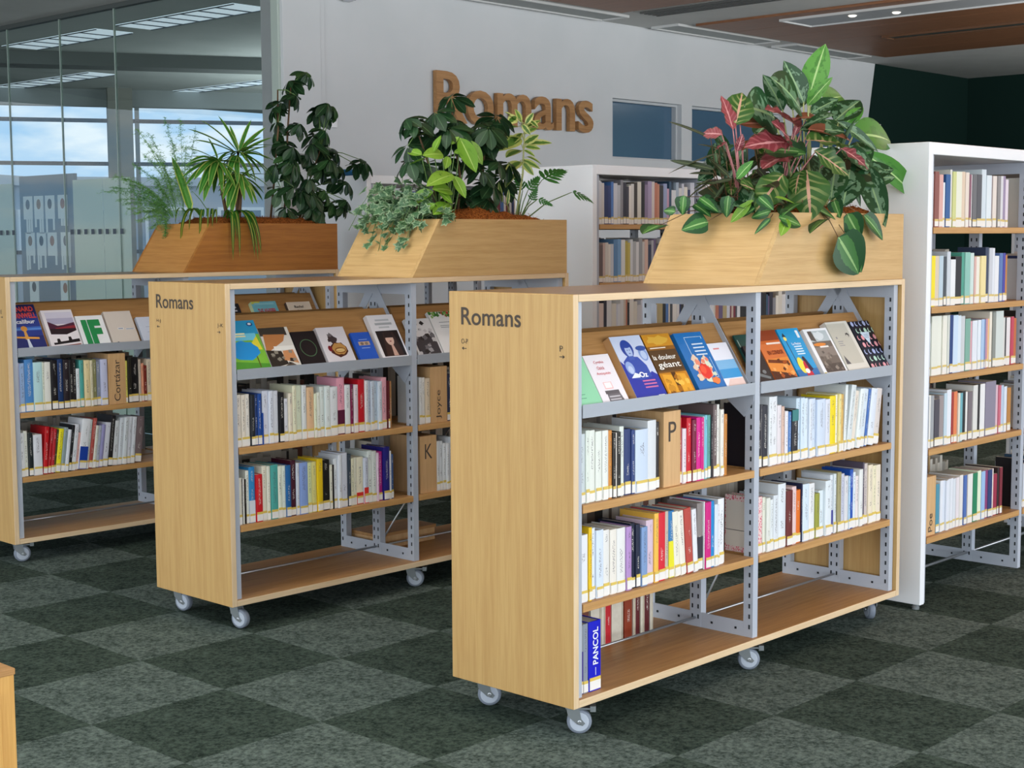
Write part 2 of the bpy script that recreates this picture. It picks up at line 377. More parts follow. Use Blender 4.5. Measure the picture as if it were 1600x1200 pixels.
v = tag(empty('ceiling_vent', (6.62, 4.0, CEIL)), 'slatted grey air vent set into the plaster ceiling', 'vent')
MB().box(-.16, .16, -1.0, .95, -.01, 0).build('frame', flat('vent_grey', '9fa09e', .5), v)
for q in range(5):
    MB().box(-.125+q*.055, -.10+q*.055, -.96, .91, -.022, -.01).build('slat', flat('vent_dark', '5e605f', .6), v)

# wall with the sign; three small blue windows pierce it; the far end is painted dark green along a slanting line
WZ0, WZ1 = 2.25, 2.775
wins = [(6.86, 7.86), (8.02, 9.55), (9.72, 11.48)]
T = .22
wl = MB()
wl.box(XG+.33, wins[0][0], YW, YW+T, 0, CEIL)
wl.box(wins[0][0], wins[2][1], YW, YW+T, 0, WZ0).box(wins[0][0], wins[2][1], YW, YW+T, WZ1, CEIL)
for (a, b) in ((wins[0][1], wins[1][0]), (wins[1][1], wins[2][0])): wl.box(a, b, YW, YW+T, WZ0, WZ1)
wl.box(wins[2][1], XR+.2, YW, YW+T, 0, CEIL)
wb = struct(wl.build('wall_back', WALL), 'pale grey wall carrying the wooden sign', 'wall')
for n, (a, b) in enumerate(wins):
    w = empty('window_%d' % (n+2), (a, YW, WZ0)); struct(w, ['first small blue window right of the sign', 'second blue window half hidden by plants', 'third blue window beside the dark green paint'][n], 'window')
    MB().box(0, b-a, .10, .115, 0, WZ1-WZ0).build('pane', GLASS_BLUE, w)
    e = .022
    MB().box(0, b-a, .05, .10, 0, e).box(0, b-a, .05, .10, WZ1-WZ0-e, WZ1-WZ0).box(0, e, .05, .10, e, WZ1-WZ0-e).box(b-a-e, b-a, .05, .10, e, WZ1-WZ0-e).build('window_frame', flat('window_frame_grey', 'c9cdd0', .5), w)
# green paint: a thin coat with slanted left edge, kept around the third window
gp = MB()
gp.prism([(11.2, WZ1+.004), (XR, WZ1+.004), (XR, CEIL), (11.335, CEIL)], YW-.004, YW-.0005, 'y').box(11.484, XR, YW-.004, YW-.0005, 0, WZ1+.004)
struct(gp.build('wall_paint', GREEN_WALL), 'dark green painted end of the back wall', 'wall')
wr = MB().box(XR, XR+.2, -9, YW, 0, CEIL).build('wall_right', GREEN_WALL); struct(wr, 'dark green wall closing the room at the far side', 'wall')
# pilaster at the wall's near end beside the glass partition
pl = MB().box(XG, XG+.34, YW-.03, YW+T, 0, CEIL).build('trim_1', WALL, bevel=.004); struct(pl, 'pale pilaster between glass partition and wall', 'trim')
tr = MB().box(XG+.345, XG+.385, YW-.02, YW, 0, CEIL).build('trim_2', WALL, bevel=.003); struct(tr, 'slim vertical duct on the pale wall', 'trim')
# dome camera and switch plate
dc = tag(empty('dome_camera', (3.80, 5.44, 3.36)), 'white dome camera mounted high on the wall', 'camera')
MB().lathe([(-.03, .085), (.02, .085), (.06, .08)], 24, 'z').build('housing', WHITE, dc, smooth=False)
MB().lathe([(-.10, .012), (-.095, .03), (-.078, .055), (-.055, .07), (-.03, .078)], 24, 'z').build('dome', flat('dome_plastic', 'c9ccd2', .2), dc, smooth=True)
MB().lathe([(-.099, .008), (-.094, .02)], 12, 'z', (.03, -.03, .012)).build('lens', SLOT, dc)
sp = tag(empty('switch_plate', (3.66, YW, 2.36)), 'small white switch box on the pale wall beside the tall plant', 'switch')
MB().box(-.045, .045, -.028, 0, 0, .13).build('plate', WHITE, sp, bevel=.004); MB().box(-.02, .02, -.034, -.028, .04, .09).build('rocker', flat('rocker', 'f6f7f8', .3), sp)

# wooden sign: six letters
sg = tag(empty('wall_sign', (4.68, YW, 2.45)), 'wooden letters spelling Romans mounted on the pale wall', 'sign')
smb = text_mb('Romans', 0, 1.86, 0, .395, lambda a, b, d: (a, -.012-d, b), .04)
# split into letters
par = list(range(len(smb.v)))
def fnd(a):
    while par[a] != a: par[a] = par[par[a]]; a = par[a]
    return a
for f in smb.f:
    for k in f[1:]: par[fnd(k)] = fnd(f[0])
comps = {}
for fi, f in enumerate(smb.f): comps.setdefault(fnd(f[0]), []).append(f)
for key in sorted(comps, key=lambda k: min(smb.v[i][0] for f in comps[k] for i in f)):
    mb = MB(); mp_ = {}
    for f in comps[key]:
        g = []
        for i in f:
            if i not in mp_: mp_[i] = len(mb.v); mb.v.append(smb.v[i])
            g.append(mp_[i])
        mb.f.append(tuple(g)); mb.m.append(0)
    mb.build('letter', SIGN_WOOD, sg)
MB().box(.05, .07, -.012, 0, .1, .13).box(1.75, 1.77, -.012, 0, .1, .13).build('stand_off', METAL, sg)

# ---------------------------------------------------------------- glass partition and the room behind it
gw = empty('window_1', (XG, 0, 0)); struct(gw, 'tall glass partition beside the pale wall', 'window')
joints = [5.58, 7.61, 8.44, 9.31, 10.2, 11.1, 12.0]
for a, b in zip(joints[:-1], joints[1:]):
    MB().box(0, .012, a+.006, b-.006, .02, 3.385).build('pane', GLASS, gw)
JN = flat('glass_edge', 'b4c6bd', .3)
for y in joints[1:]: MB().box(-.001, .013, y-.006, y+.006, .02, 3.385).build('pane_joint', JN, gw)
MB().box(-.02, .05, 5.5, 5.58, 0, CEIL).build('frame_post', flat('frame_pale_green', 'bccac2', .4), gw, bevel=.003)
MB().box(-.02, .04, 5.58, 12, 3.385, CEIL).build('head_rail', flat('head_rail_grey', '59605f', .5), gw)
for a, b in ((7.475, 7.872), (7.880, 8.335), (9.315, 10.19)):
    MB().box(.016, .019, a, b, .05, 2.06).build('frosted_panel', FROST, gw)
SQ = flat('marker_grey', '5c6672', .6)
for k in range(22):
    y = 7.56 + k*.1085
    if 8.36 < y < 9.29: continue
    MB().box(-.0015, -.0005, y, y+.045, 1.61, 1.652).build('marker_square', SQ, gw)
# notice board with torn paper slips
nb = tag(empty('notice_board', (XG+.05, 0, 0)), 'slate blue notice board with rows of white paper slips behind glass', 'notice board')
MB().box(0, .03, 8.37, 9.28, .35, 2.12).build('board', flat('slate_board', '6f8296', .7), nb)
PAPER = flat('paper_white', 'dfe6ec', .8); PIC = [flat('pic_%d' % i, h, .8) for i, h in enumerate(('55606c', '8a6a48', '3c4650', '9a6a52'))]
random.seed(5)
def slip(y, z, w, h, n):
    p = MB().box(-.003, 0, y-w/2, y+w/2, z-h, z).build('paper_slip', PAPER, nb)
    mb = MB(); c = [(y+math.cos(2*math.pi*k/14)*w*.22, z-h*.36+math.sin(2*math.pi*k/14)*h*.22) for k in range(14)]
    mb.prism(c, -.0045, -.003, 'x').build('picture', PIC[n % 4], p)
    for k in range(4):
        if random.random() < .25: continue
        a = y-w/2+k*w/4; MB().box(-.003, -.001, a+.004, a+w/4-.004, z-h-random.uniform(.05, .13), z-h).build('tear_strip', PAPER, p)
for r_, (z, cs) in enumerate(((1.945, (9.14, 8.955, 8.77, 8.56)), (1.63, (9.12, 8.93, 8.75, 8.53)), (1.23, (9.08, 8.56)), (.86, (9.05, 8.8, 8.56)))):
    for k, y in enumerate(cs): slip(y, z, .155, .2, k+r_)

# room behind the glass
BK = empty('wall_glazed_room'); struct(BK, 'glazed room behind the partition', 'wall')
GREYC = noisy('back_ceiling', 'b9c0be', 'c2c8c6', 2.0)
MB().box(XG+.05, 16, YW+T, 15, 3.40, 3.5).build('ceiling_slab', GREYC, BK)
d = Vector((.877, -.481, 0)); nrm = Vector((.481, .877, 0)); P0 = Vector((5.29, 13.37, 0))
def fac(s0, s1, z0, z1, t0=0., t1=.12):
    mb = MB(); q = []
    for s, t in ((s0, t0), (s1, t0), (s1, t1), (s0, t1)):
        q.append(P0 + d*s + nrm*t)
    mb.v = [(p.x, p.y, z0) for p in q] + [(p.x, p.y, z1) for p in q]
    mb.f = [(0,3,2,1),(4,5,6,7),(0,1,5,4),(1,2,6,5),(2,3,7,6),(3,0,4,7)]; mb.m = [0]*6
    return mb
FW = flat('facade_inner_wall', '9aa2a4', .8); BAR = flat('facade_bar', '2c3238', .5)
fac(-5, 9, 3.13, 3.45).build('window_header', FW, BK); fac(-5, 9, 0, .5).build('sill_wall', FW, BK)
fac(-5, 9, 3.33, 3.40, -2.65, 0).build('lower_ceiling', GREYC, BK)
fac(-5, 9, 3.27, 3.40, -3.0, -2.62).build('ceiling_beam', flat('beam_grey', '6a706f', .7), BK)
for z in (2.945, 2.44, 1.4): fac(-5, 9, z, z+.045, .02, .07).build('window_bar', BAR, BK)
fac(1.20, 1.48, 0, 3.4, -.22, .1).build('column', flat('column_grey', '8b8d86', .8), BK)
for s in (1.52, 3.6, -2.4, 5.7): fac(s, s+.05, .85, 3.13, .02, .07).build('window_mullion', FW, BK)
LT = flat('trough_lit', 'd6e6f2', .5, emit=.62); TF = flat('trough_fin', '46555f', .6)
def trough(x0, x1, y0, y1, z, label):
    t = tag(empty('ceiling_light', ((x0+x1)/2, (y0+y1)/2, z)), label, 'ceiling light', 'linear ceiling lights')
    ox, oy = (x1-x0)/2, (y1-y0)/2
    MB().box(-ox, ox, -oy, oy, -.006, 0).build('diffuser', LT, t)
    n = max(3, int((y1-y0)/.24))
    MB().box(-ox, -ox+.015, -oy, oy, -.012, -.006).box(ox-.015, ox, -oy, oy, -.012, -.006).build('frame', TF, t)
    for k in range(1, n): MB().box(-ox+.015, ox-.015, -oy+2*oy*k/n-.008, -oy+2*oy*k/n+.008, -.012, -.006).build('fin', TF, t)
trough(3.78, 4.16, 8.8, 10.45, 3.40, 'pale trough light over the notice board behind the glass')
trough(3.78, 4.16, 6.8, 8.5, 3.40, 'pale trough light behind the glass nearest the wall')
trough(5.2, 5.55, 11.3, 13.4, 3.33, 'narrow trough light low in the far ceiling above the notice board')
trough(7.0, 7.3, 10.6, 12.4, 3.33, 'narrow trough light in the far ceiling beside the tall plant')

# outside: neighbouring roofs seen through the far windows
def building(name, loc, rz, w, dp, z0, h, hexc, label, extras):
    b = tag(empty(name, loc, rz), label, 'building')
    MB().box(-w/2, w/2, 0, dp, z0, h-.4).build('wall', flat('bld_' + hexc, hexc, .8), b)
    MB().box(-w/2-.2, w/2+.2, -.2, dp, h-.4, h).build('parapet', flat('bld_parapet', 'b9bfc4', .8), b)
    n = int(w/3.2)
    for k in range(n):
        f_ = MB().box(-w/2+k*w/n+.6, -w/2+(k+1)*w/n-.6, -.12, 0, h-3.2, h-1.4).build('window', flat('bld_frame', 'dfe3e6', .6), b)
        MB().box(-w/2+k*w/n+.75, -w/2+(k+1)*w/n-.75, -.15, -.12, h-3.05, h-1.55).build('window_pane', flat('bld_glass', '5d7486', .2), f_)
    for (x, y, ww, hh) in extras: MB().box(x, x+ww, y, y+2.5, h, h+hh).build('roof_unit', flat('bld_unit', 'cfd4d8', .7), b)
    return b
building('office_building', (22, 52, 0), .5, 26, 14, -12, 4.25, '9aa6b2', 'grey flat roofed building outside beyond the left window', [(-8, 3, 4, 1.0), (3, 4, 3, .7)])
building('office_building', (45, 54, 0), -.5, 34, 14, -12, 4.5, '98a4b2', 'pale flat roofed building outside behind the bushy plants', [(-6, 3, 5, .8)])
mast = tag(empty('roof_mast', (14.6, 50.5, 4.25)), 'thin dark mast standing on the grey roof outside', 'mast')
MB().tube([(0, 0, 0), (0, 0, 2.6)], .07).build('pole', BAR, mast); MB().box(0, 2.6, -.04, .04, 1.4, 1.5).box(2.5, 2.6, -.04, .04, -.1, 1.4).build('rail', flat('rail_grey', '8a949c', .6), mast)
gd = MB().box(-60, 140, 18, 160, -12.2, -12).build('ground_outside', flat('outside_ground', '6c7068', .9)); struct(gd, 'grey ground far below outside', 'ground')

# ================================================================ book trolleys
LEN, DEP, TOP, BOT, TH = 2.017, .536, 1.39, .105, .025
S1, S2 = .737, .425                       # shelf tops
TILT = R(58); LIPY, LIPZ = .03, 1.05
MESH_CACHE = {}
def cached(key, fn):
    if key not in MESH_CACHE: MESH_CACHE[key] = fn()
    return MESH_CACHE[key]
def slots_mb(xs, ys, z0, z1, step=.038):
    mb = MB(); z = z0
    while z < z1:
        for y in ys: mb.quad((xs, y-.0035, z), (xs, y-.0035, z+.016), (xs, y+.0035, z+.016), (xs, y+.0035, z))
        z += step
    return mb
def frame(parent, x, z0, z1, display=True, foot=0.):
    """One slotted steel frame across the trolley at x (its left face)."""
    fr = obj('upright_frame', cached(('bar', z0, z1), lambda: MB().box(0, .004, .055, DEP-.055, z0, z0+.055).mesh('upright_frame', METAL)), parent)
    obj('crossbar', cached(('bar2', z0, z1), lambda: MB().box(0, .004, .055, DEP-.055, z1-.05, z1).mesh('crossbar', METAL)), fr)
    fr.location = (x, 0, 0)
    for y in (.016, DEP-.056):
        p = obj('post', cached(('post', z0, z1), lambda: MB().box(0, .03, 0, .04, z0, z1).mesh('post', METAL)), fr); p.location = (0, y, 0)
    p = obj('post', cached(('cpost', z0, z1), lambda: MB().box(-.001, .031, 0, .05, z0, z1-.02).mesh('post', METAL)), fr); p.location = (0, DEP/2-.025, 0)
    s = obj('slots', cached(('slots', z0, z1), lambda: slots_mb(-.0016, (.03, DEP-.03, DEP/2-.013, DEP/2+.013), z0+.03, z1-.03).mesh('slots', SLOT)), fr); s['kind'] = 'stuff'
    s = obj('bolts', cached(('bolts', z0, z1), lambda: MB().box(-.002, 0, .085, .093, z0+.022, z0+.030).box(-.002, 0, .19, .198, z0+.022, z0+.030).box(-.002, 0, .34, .348, z0+.022, z0+.030).box(-.002, 0, .44, .448, z0+.022, z0+.030).mesh('bolts', SLOT)), fr); s['kind'] = 'stuff'
    if display:
        def brace(sgn):
            y0, zz0, y1, zz1 = LIPY+.0, 1.02, DEP/2, z1-.01
            w = .045; dv = Vector((y1-y0, zz1-zz0)).normalized(); nv = Vector((-dv.y, dv.x))*w/2
            pl = [(y0+nv.x*.3, zz0+nv.y*.3), (y0-nv.x, zz0-nv.y), (y1-nv.x, zz1-nv.y), (y1+nv.x, zz1+nv.y)]
            if sgn < 0: pl = [(DEP-a, b) for a, b in reversed(pl)]
            return MB().prism(pl, -.004, -.001, 'x').mesh('display_brace', METAL)
        for s_ in (1, -1):
            tri = [(.058, .925), (.16, 1.006), (.018, 1.006), (.018, .985)]
            if s_ < 0: tri = [(DEP-a, b) for a, b in reversed(tri)]
            obj('lip_bracket', cached(('tri', s_), lambda: MB().prism(tri, -.0045, -.0020, 'x').mesh('lip_bracket', METAL)), fr)
        for s_ in (1, -1): obj('display_brace', cached(('br', s_, z1), lambda: brace(s_)), fr)
    return fr
def shelf_board(parent, x0, x1, y0, y1, z, rear=False):
    mb = MB().box(x0, x1, y0, y1, z-.026, z, mf=[0, 0, 1, 0, 1, 0])
    mb.build('shelf', [OAK_SHELF, OAK_SHELF_EDGE], parent, bevel=.0015)
OAK_SHELF_EDGE = wood('oak_shelf_edge', 'c79a62', 'b4864e', 'x')
def display_unit(parent, x0, x1, flip=False):
    Y = (lambda y: DEP-y) if flip else (lambda y: y)
    c, s = math.cos(TILT), math.sin(TILT)
    def pl(pts, name, m):
        q = [(Y(a), b) for a, b in pts]
        if flip: q.reverse()
        return MB().prism(q, x0, x1, 'x').build(name, m, parent)
    pl([(.012, 1.008), (.016, 1.008), (.016, 1.046), (.012, 1.050)], 'display_lip', METAL_D)
    pl([(.016, 1.008), (.11, 1.012), (.11, 1.016), (.016, 1.012)], 'display_tray', METAL_D)
    b0 = (LIPY + .026, LIPZ - .018); L_b = .262
    pl([b0, (b0[0]+s*.012, b0[1]-c*.012), (b0[0]+s*.012+c*L_b, b0[1]-c*.012+s*L_b), (b0[0]+c*L_b, b0[1]+s*L_b)], 'display_board', OAK_SHELF)
def caster(parent, x, y, rz, brake=True):
    """Swivel caster; its foot touches the floor at trolley-local z = 0."""
    def forkm():
        mb = MB().box(-.03, .03, -.03, .03, .097, .105)
        mb.lathe([(.085, .02), (.097, .022)], 14, 'z')
        for sx in (-1, 1):
            mb.prism([(-.018, .09), (.022, .09), (.030, .05), (.042, .036), (.034, .028), (.016, .034), (-.012, .06)], sx*.0165-.002, sx*.0165+.002, 'x')
        mb.box(-.018, .018, -.02, .022, .083, .088)
        return mb.mesh('caster', STEEL)
    cs = obj('caster', cached('fork', forkm), parent); cs.location = (x, y, 0); cs.rotation_euler = (0, 0, rz)
    wh = obj('wheel', cached('wheel', lambda: MB().lathe([(-.0135, .03), (-.0125, .037), (-.008, .0395), (.008, .0395), (.0125, .037), (.0135, .03)], 28, 'x', (0, .024, .0398)).mesh('wheel', RUBBER, True)), cs)
    hb = obj('hub', cached('hub', lambda: MB().lathe([(-.0155, .022), (-.0150, .029), (-.0138, .0305), (.0138, .0305), (.0150, .029), (.0155, .022)], 24, 'x', (0, .024, .0398)).mesh('hub', CASTER_HUB)), cs)
    ax = obj('axle', cached('axle', lambda: MB().lathe([(-.0215, .005), (-.021, .0065), (.021, .0065), (.0215, .005)], 12, 'x', (0, .024, .0398)).mesh('axle', ROD)), cs)
    if brake:
        obj('brake_pedal', cached('brake', lambda: MB().box(-.017, .017, .018, .062, .080, .086).box(-.02, .02, .058, .076, .074, .092).mesh('brake_pedal', STEEL)), cs)

def trolley(loc, rz, label, marks, casters):
    t = tag(empty('book_trolley', loc, rz), label, 'bookshelf', 'mobile wooden book trolleys')
    for x in (0., LEN-TH):
        mb = MB().box(x, x+TH, 0, DEP, BOT, TOP, mf=[0, 0, 1, 0, 1, 0])
        e = mb.build('end_panel', [OAK_Z, OAK_EDGE_Z], t, bevel=.002)
        if x == 0:
            to3 = lambda a, b, d_: (-.0012-d_, .479-a, b)
            text_mb('Romans', 0, .264, 1.283, 1.340, to3).build('lettering', CHARCOAL, e)
            text_mb(marks[0], 0, .030, 1.222, 1.238, to3).build('lettering', CHARCOAL, e)
            text_mb(marks[1], .425, .425+.013*len(marks[1]), 1.216, 1.234, to3).build('lettering', CHARCOAL, e)
            for (a0, dr) in ((.002, 1), (.424, -1)):
                m_ = MB(); xx = -.0012; P = lambda u, w: (xx, .479-(a0+(u if dr > 0 else .022-u)), w)
                zc = 1.207 if dr > 0 else 1.200
                for poly in ([(0, zc), (.009, zc+.006), (.009, zc+.002), (.003, zc)], [(0, zc), (.003, zc), (.009, zc-.002), (.009, zc-.006)], [(.002, zc+.0012), (.002, zc-.0012), (.022, zc-.0012), (.022, zc+.0012)]):
                    q = [P(*p) for p in poly]; m_.quad(*(q if dr < 0 else q[::-1]))
                m_.build('arrow_mark', CHARCOAL, e)
    MB().box(TH, LEN-TH, 0, DEP, TOP-.023, TOP, mf=[0, 0, 1, 0, 1, 0]).build('top_panel', [OAK_TOP, OAK_EDGE], t, bevel=.002)
    MB().box(TH, LEN-TH, 0, DEP, BOT, BOT+TH, mf=[0, 0, 1, 0, 1, 0]).build('base_panel', [OAK_SHELF, OAK_EDGE], t, bevel=.002)
    z0, z1 = BOT+TH, TOP-.023
    fx = [TH+.002, LEN/2-.015, LEN-TH-.034]
    for x in fx: frame(t, x, z0, z1)
    for x0, x1 in ((fx[0]+.032, fx[1]-.003), (fx[1]+.033, fx[2]-.003)):
        for z in (S1, S2):
            shelf_board(t, x0, x1, .012, .252, z); shelf_board(t, x0, x1, DEP-.252, DEP-.012, z)
        display_unit(t, x0, x1); display_unit(t, x0, x1, True)
        MB().tube([(x0-.002, DEP/2, z0+.033), (x1+.002, DEP/2, z0+.033)], .005).build('tie_rod', ROD, t, smooth=True)
    MB().tube([(fx[1]+.03, DEP/2+.004, z0+.045), (fx[1]+.55, DEP/2+.004, z0+.62)], .004).build('cross_brace', ROD, t, smooth=True)
    for (x, y, r_, bk) in casters: caster(t, x, y, r_, bk)
    return t
OAK_EDGE_Z = wood('oak_edge_upright', 'e3c9a4', 'd3b58c', 'z', fine=.6)
LOC_A, LOC_B, LOC_C = Vector((0, 0, 0)), Vector((.065, 1.850, 0)), Vector((.1002, 3.638, 0))
RZ_A, RZ_B, RZ_C = 0., -.0065, -.0209
trolley(LOC_A, RZ_A, 'oak book trolley marked O-P, nearest to the viewer', ('O-P', 'P'),
        [(.07, .07, R(222), True), (1.015, .075, R(222), True), (1.95, .085, R(-40), False), (.085, .48, R(222), False), (1.0, .45, R(20), False), (1.93, .45, R(40), False)])
trolley(LOC_B, RZ_B, 'oak book trolley marked J-K, between the other two', ('H-J', 'J-K'),
        [(.07, .075, R(195), False), (1.03, .085, R(222), True), (1.95, .075, R(120), False), (.08, .49, R(195), False), (1.0, .45, R(20), False), (1.93, .45, R(40), False)])
trolley(LOC_C, RZ_C, 'oak book trolley farthest back beside the glass partition', ('C', 'E'),
        [(.06, .10, R(255), True), (1.0, .075, R(-70), True), (1.95, .075, R(120), False), (.09, .46, R(-75), False), (1.0, .45, R(20), False), (1.93, .45, R(40), False)])

# ---------------------------------------------------------------- white bookcases
DZ = [1.595, 1.265, .975, .67, .296]
def bookcase(loc, label, zs, rz=0., L=2.0):
    t = tag(empty('bookcase', loc, rz), label, 'bookcase', 'white bookcases behind the trolleys')
    H, TP = 1.94, .036
    for x in (0., L-TP): MB().box(x, x+TP, 0, DEP+.02, .022, H).build('side_panel', WHITE, t, bevel=.003)
    MB().box(TP, L-TP, 0, DEP+.02, H-.05, H).build('top_panel', WHITE, t, bevel=.003)
    for x in (.02, L-.02):
        for y in (.03, DEP-.03): MB().lathe([(0, .016), (.01, .016), (.022, .008)], 12, 'z', (x, y, 0)).build('foot', STEEL, t)
    fx = [TP+.004, .955, L-TP-.036]
    for x in fx: frame(t, x, .02, H-.052, False)
    for x0, x1 in ((fx[0]+.032, fx[1]-.002), (fx[1]+.033, fx[2]-.002)):
        for z in zs:
            shelf_board(t, x0, x1, .012, .262, z); shelf_board(t, x0, x1, DEP-.252, DEP-.012, z)
        MB().tube([(x0-.002, DEP/2, .06), (x1+.002, DEP/2, .06)], .007).build('tie_rod', ROD, t, smooth=True)
        MB().box(x0, x1, DEP/2-.004, DEP/2+.004, H-.35, H-.052).build('back_panel', flat('bookcase_back', '4a3c30', .7), t) if x0 > .9 else None
    return t
LOC_D, LOC_E, LOC_F = Vector((2.2166, .0119, 0)), Vector((2.62, 2.14, 0)), Vector((2.545, 3.84, 0))
bookcase(LOC_D, 'tall white bookcase full of books right behind the nearest trolley', DZ)
bookcase(LOC_E, 'white bookcase half hidden by the planter with red leaves', [1.63, 1.32, 1.0, .67, .296])
bookcase(LOC_F, 'white bookcase mostly hidden behind the middle planter', [1.63, 1.32, 1.0, .67, .296])
bw = tag(MB().lathe([(0, .03), (.004, .05), (.03, .085), (.045, .095), (.045, .09), (.03, .078), (.012, .03)], 24, 'z').build('bowl', flat('blue_glaze', '1f5f8a', .25), smooth=True), 'small blue bowl on top of the hidden white bookcase', 'bowl')
bw.location = (2.68, 4.2, 1.94)

# low oak cabinet cut by the frame edge, with a white box on it
cb = tag(empty('cabinet', (-1.78, .13, 0)), 'oak cabinet corner at the lower left edge of the photo', 'cabinet')
MB().box(-.8, 0, 0, .5, 0, .585, mf=[0, 0, 0, 0, 0, 0]).build('body', OAK_CAB if 'OAK_CAB' in globals() else wood('oak_cabinet', 'd9a860', 'c48f48', 'z'), cb, bevel=.002)
MB().box(-.8, .002, -.003, .5, .585, .6).build('cabinet_top', OAK_SHELF, cb, bevel=.002)
MB().box(-.6, -.04, -.012, 0, .06, .55).build('door', MATS['oak_cabinet'], cb, bevel=.002)
wbx = tag(MB().box(-.2, -.0, 0, .2, 0, .05).build('box', WHITE, bevel=.012), 'white box lying on the oak cabinet corner', 'box'); wbx.location = (-1.90, .22, .6)

# ================================================================ planters
def planter(loc, rz, label, m, m2, mound):
    t = tag(empty('planter', loc + Vector((0, 0, TOP)), rz), label, 'planter', 'wooden planters on the trolleys')
    x0, x1, xt, y0, y1, h, w = 1.0, LEN, 1.168, .012, DEP-.012, .257, .018
    ti = xt - (xt-x0)*.0
    MB().prism([(x0, 0), (x1, 0), (x1, h), (xt, h)], y0, y0+w, 'y').build('long_panel', m, t, bevel=.001)
    MB().prism([(x0, 0), (x1, 0), (x1, h), (xt, h)], y1-w, y1, 'y').build('long_panel', m, t, bevel=.001)
    MB().prism([(x0, .0), (x0+w, .0), (xt+w, h), (xt, h)], y0+w, y1-w, 'y').build('slanted_panel', m2, t)
    MB().box(x1-w, x1, y0+w, y1-w, 0, h).build('end_board', m, t)
    MB().box(x0+w, x1-w, y0+w, y1-w, 0, .02).build('floor_board', m, t)
    # coir mound
    random.seed(int(loc.y*10)+2)
    nx, ny = 40, 16; mb = MB(); xa, xb, ya, yb = xt+.006, x1-w, y0+w, y1-w
    for i in range(nx+1):
        for j in range(ny+1):
            u, v_ = i/nx, j/ny; e = min(1, 6*min(u, 1-u, v_, 1-v_))
            z = h-.035 + e*(.035 + mound(u, v_)) + random.uniform(-.006, .008)*e
            mb.v.append((xa+(xb-xa)*u, ya+(yb-ya)*v_, z))
    for i in range(nx):
        for j in range(ny):
            a = i*(ny+1)+j; mb.f.append((a, a+ny+1, a+ny+2, a+1)); mb.m.append(0)
    mb.build('coir_mulch', COIR, t, smooth=True)
    fb = MB()
    for _ in range(1400):
        u, v_ = random.uniform(.02, .98), random.uniform(.02, .98); e = min(1, 6*min(u, 1-u, v_, 1-v_))
        x, y, z = xa+(xb-xa)*u, ya+(yb-ya)*v_, h-.035+e*(.035+mound(u, v_))
        a, l = random.uniform(0, 6.28), random.uniform(.012, .035); dz = random.uniform(.002, .018)
        px, py = -math.sin(a)*.0007, math.cos(a)*.0007; ex, ey = math.cos(a)*l, math.sin(a)*l
        fb.quad((x-px, y-py, z), (x+px, y+py, z), (x+ex*.5+px, y+ey*.5+py, z+dz), (x+ex*.5-px, y+ey*.5-py, z+dz))
        fb.quad((x+ex*.5-px, y+ey*.5-py, z+dz), (x+ex*.5+px, y+ey*.5+py, z+dz), (x+ex, y+ey, z+dz*.6))
    o = fb.build('coir_fibres', COIR, t); o['kind'] = 'stuff'
    return t
COIR = noisy('coir', '5a2f18', 'a8652f', 140, rough=1.0, spec=.05, bump=.6)
planter(LOC_A, RZ_A, 'pale oak planter of red and green foliage on the nearest trolley', OAK_PLANT, OAK_Y, lambda u, v: .025)
planter(LOC_B, RZ_B, 'pale oak planter with ivy on the middle trolley', OAK_PLANT, OAK_Y, lambda u, v: .02+.03*math.exp(-((u-.45)/.2)**2))
planter(LOC_C, RZ_C, 'darker brown wooden planter on the farthest trolley', OAK_DARK, OAK_DARK_Y, lambda u, v: .03)

# ================================================================ books
ROWS = {}
# AL1: 30
ROWS['AL1']='''61,32,219,c9d3d6 94,17,228,dfe6dc 112,29,226,e4e8e0 142,29,220,e4e8e0 172,29,220,e6e8e2 202,17,218,d08a3c 220,15,207,2a2522 236,5,208,e0d8d0 241,20,209,26221f 262,22,224,dfe6e0 285,32,213,2c3c6e 318,17,208,31447c 336,65,206,c9d7ea 402,45,230,d9dce0 449,19,221,2f2826 485,92,252,WOOD,P 577,15,223,b01828 593,21,185,e6d8e0 615,25,219,c8182a 641,24,211,7a1a3a 667,25,216,d8168c 692,17,214,d01a80 710,9,215,e0e4ec 720,15,219,7fc4d8 736,17,218,5a9c94 754,7,211,2a2a30 762,22,252,6a5a5a 785,22,250,e8e6e0 808,19,231,e8e4dc 828,19,213,c07f38,nl'''
# AL2: 27
ROWS['AL2']='''58,44,214,e6e8ee 103,16,234,e8c020 120,24,228,dfe8f2 145,35,218,d6e2f2 180,32,213,e6e4e0 214,33,210,eae4da 248,43,209,e6e6e4 292,26,208,b48fc8 319,25,215,1c2238 345,22,208,20263e 369,31,196,7f9cc8 401,38,213,d8c0d0 440,23,231,f0bc50 464,38,229,d82838 503,19,229,c8b8a8 523,31,227,2f78b0,b:0:.55:e8e028 555,30,222,eae6d6,l-4 586,30,220,ece6da,l-5 618,37,225,b84a40,l-5 656,25,217,e6e8ee,l-4 681,31,232,8a8280,b:0:.5:34313c 714,5,235,e8e6e8 720,32,231,d02080 753,20,231,2088cc 774,19,217,dce6f2 794,11,213,e2e2ea 805,36,231,eceef2'''
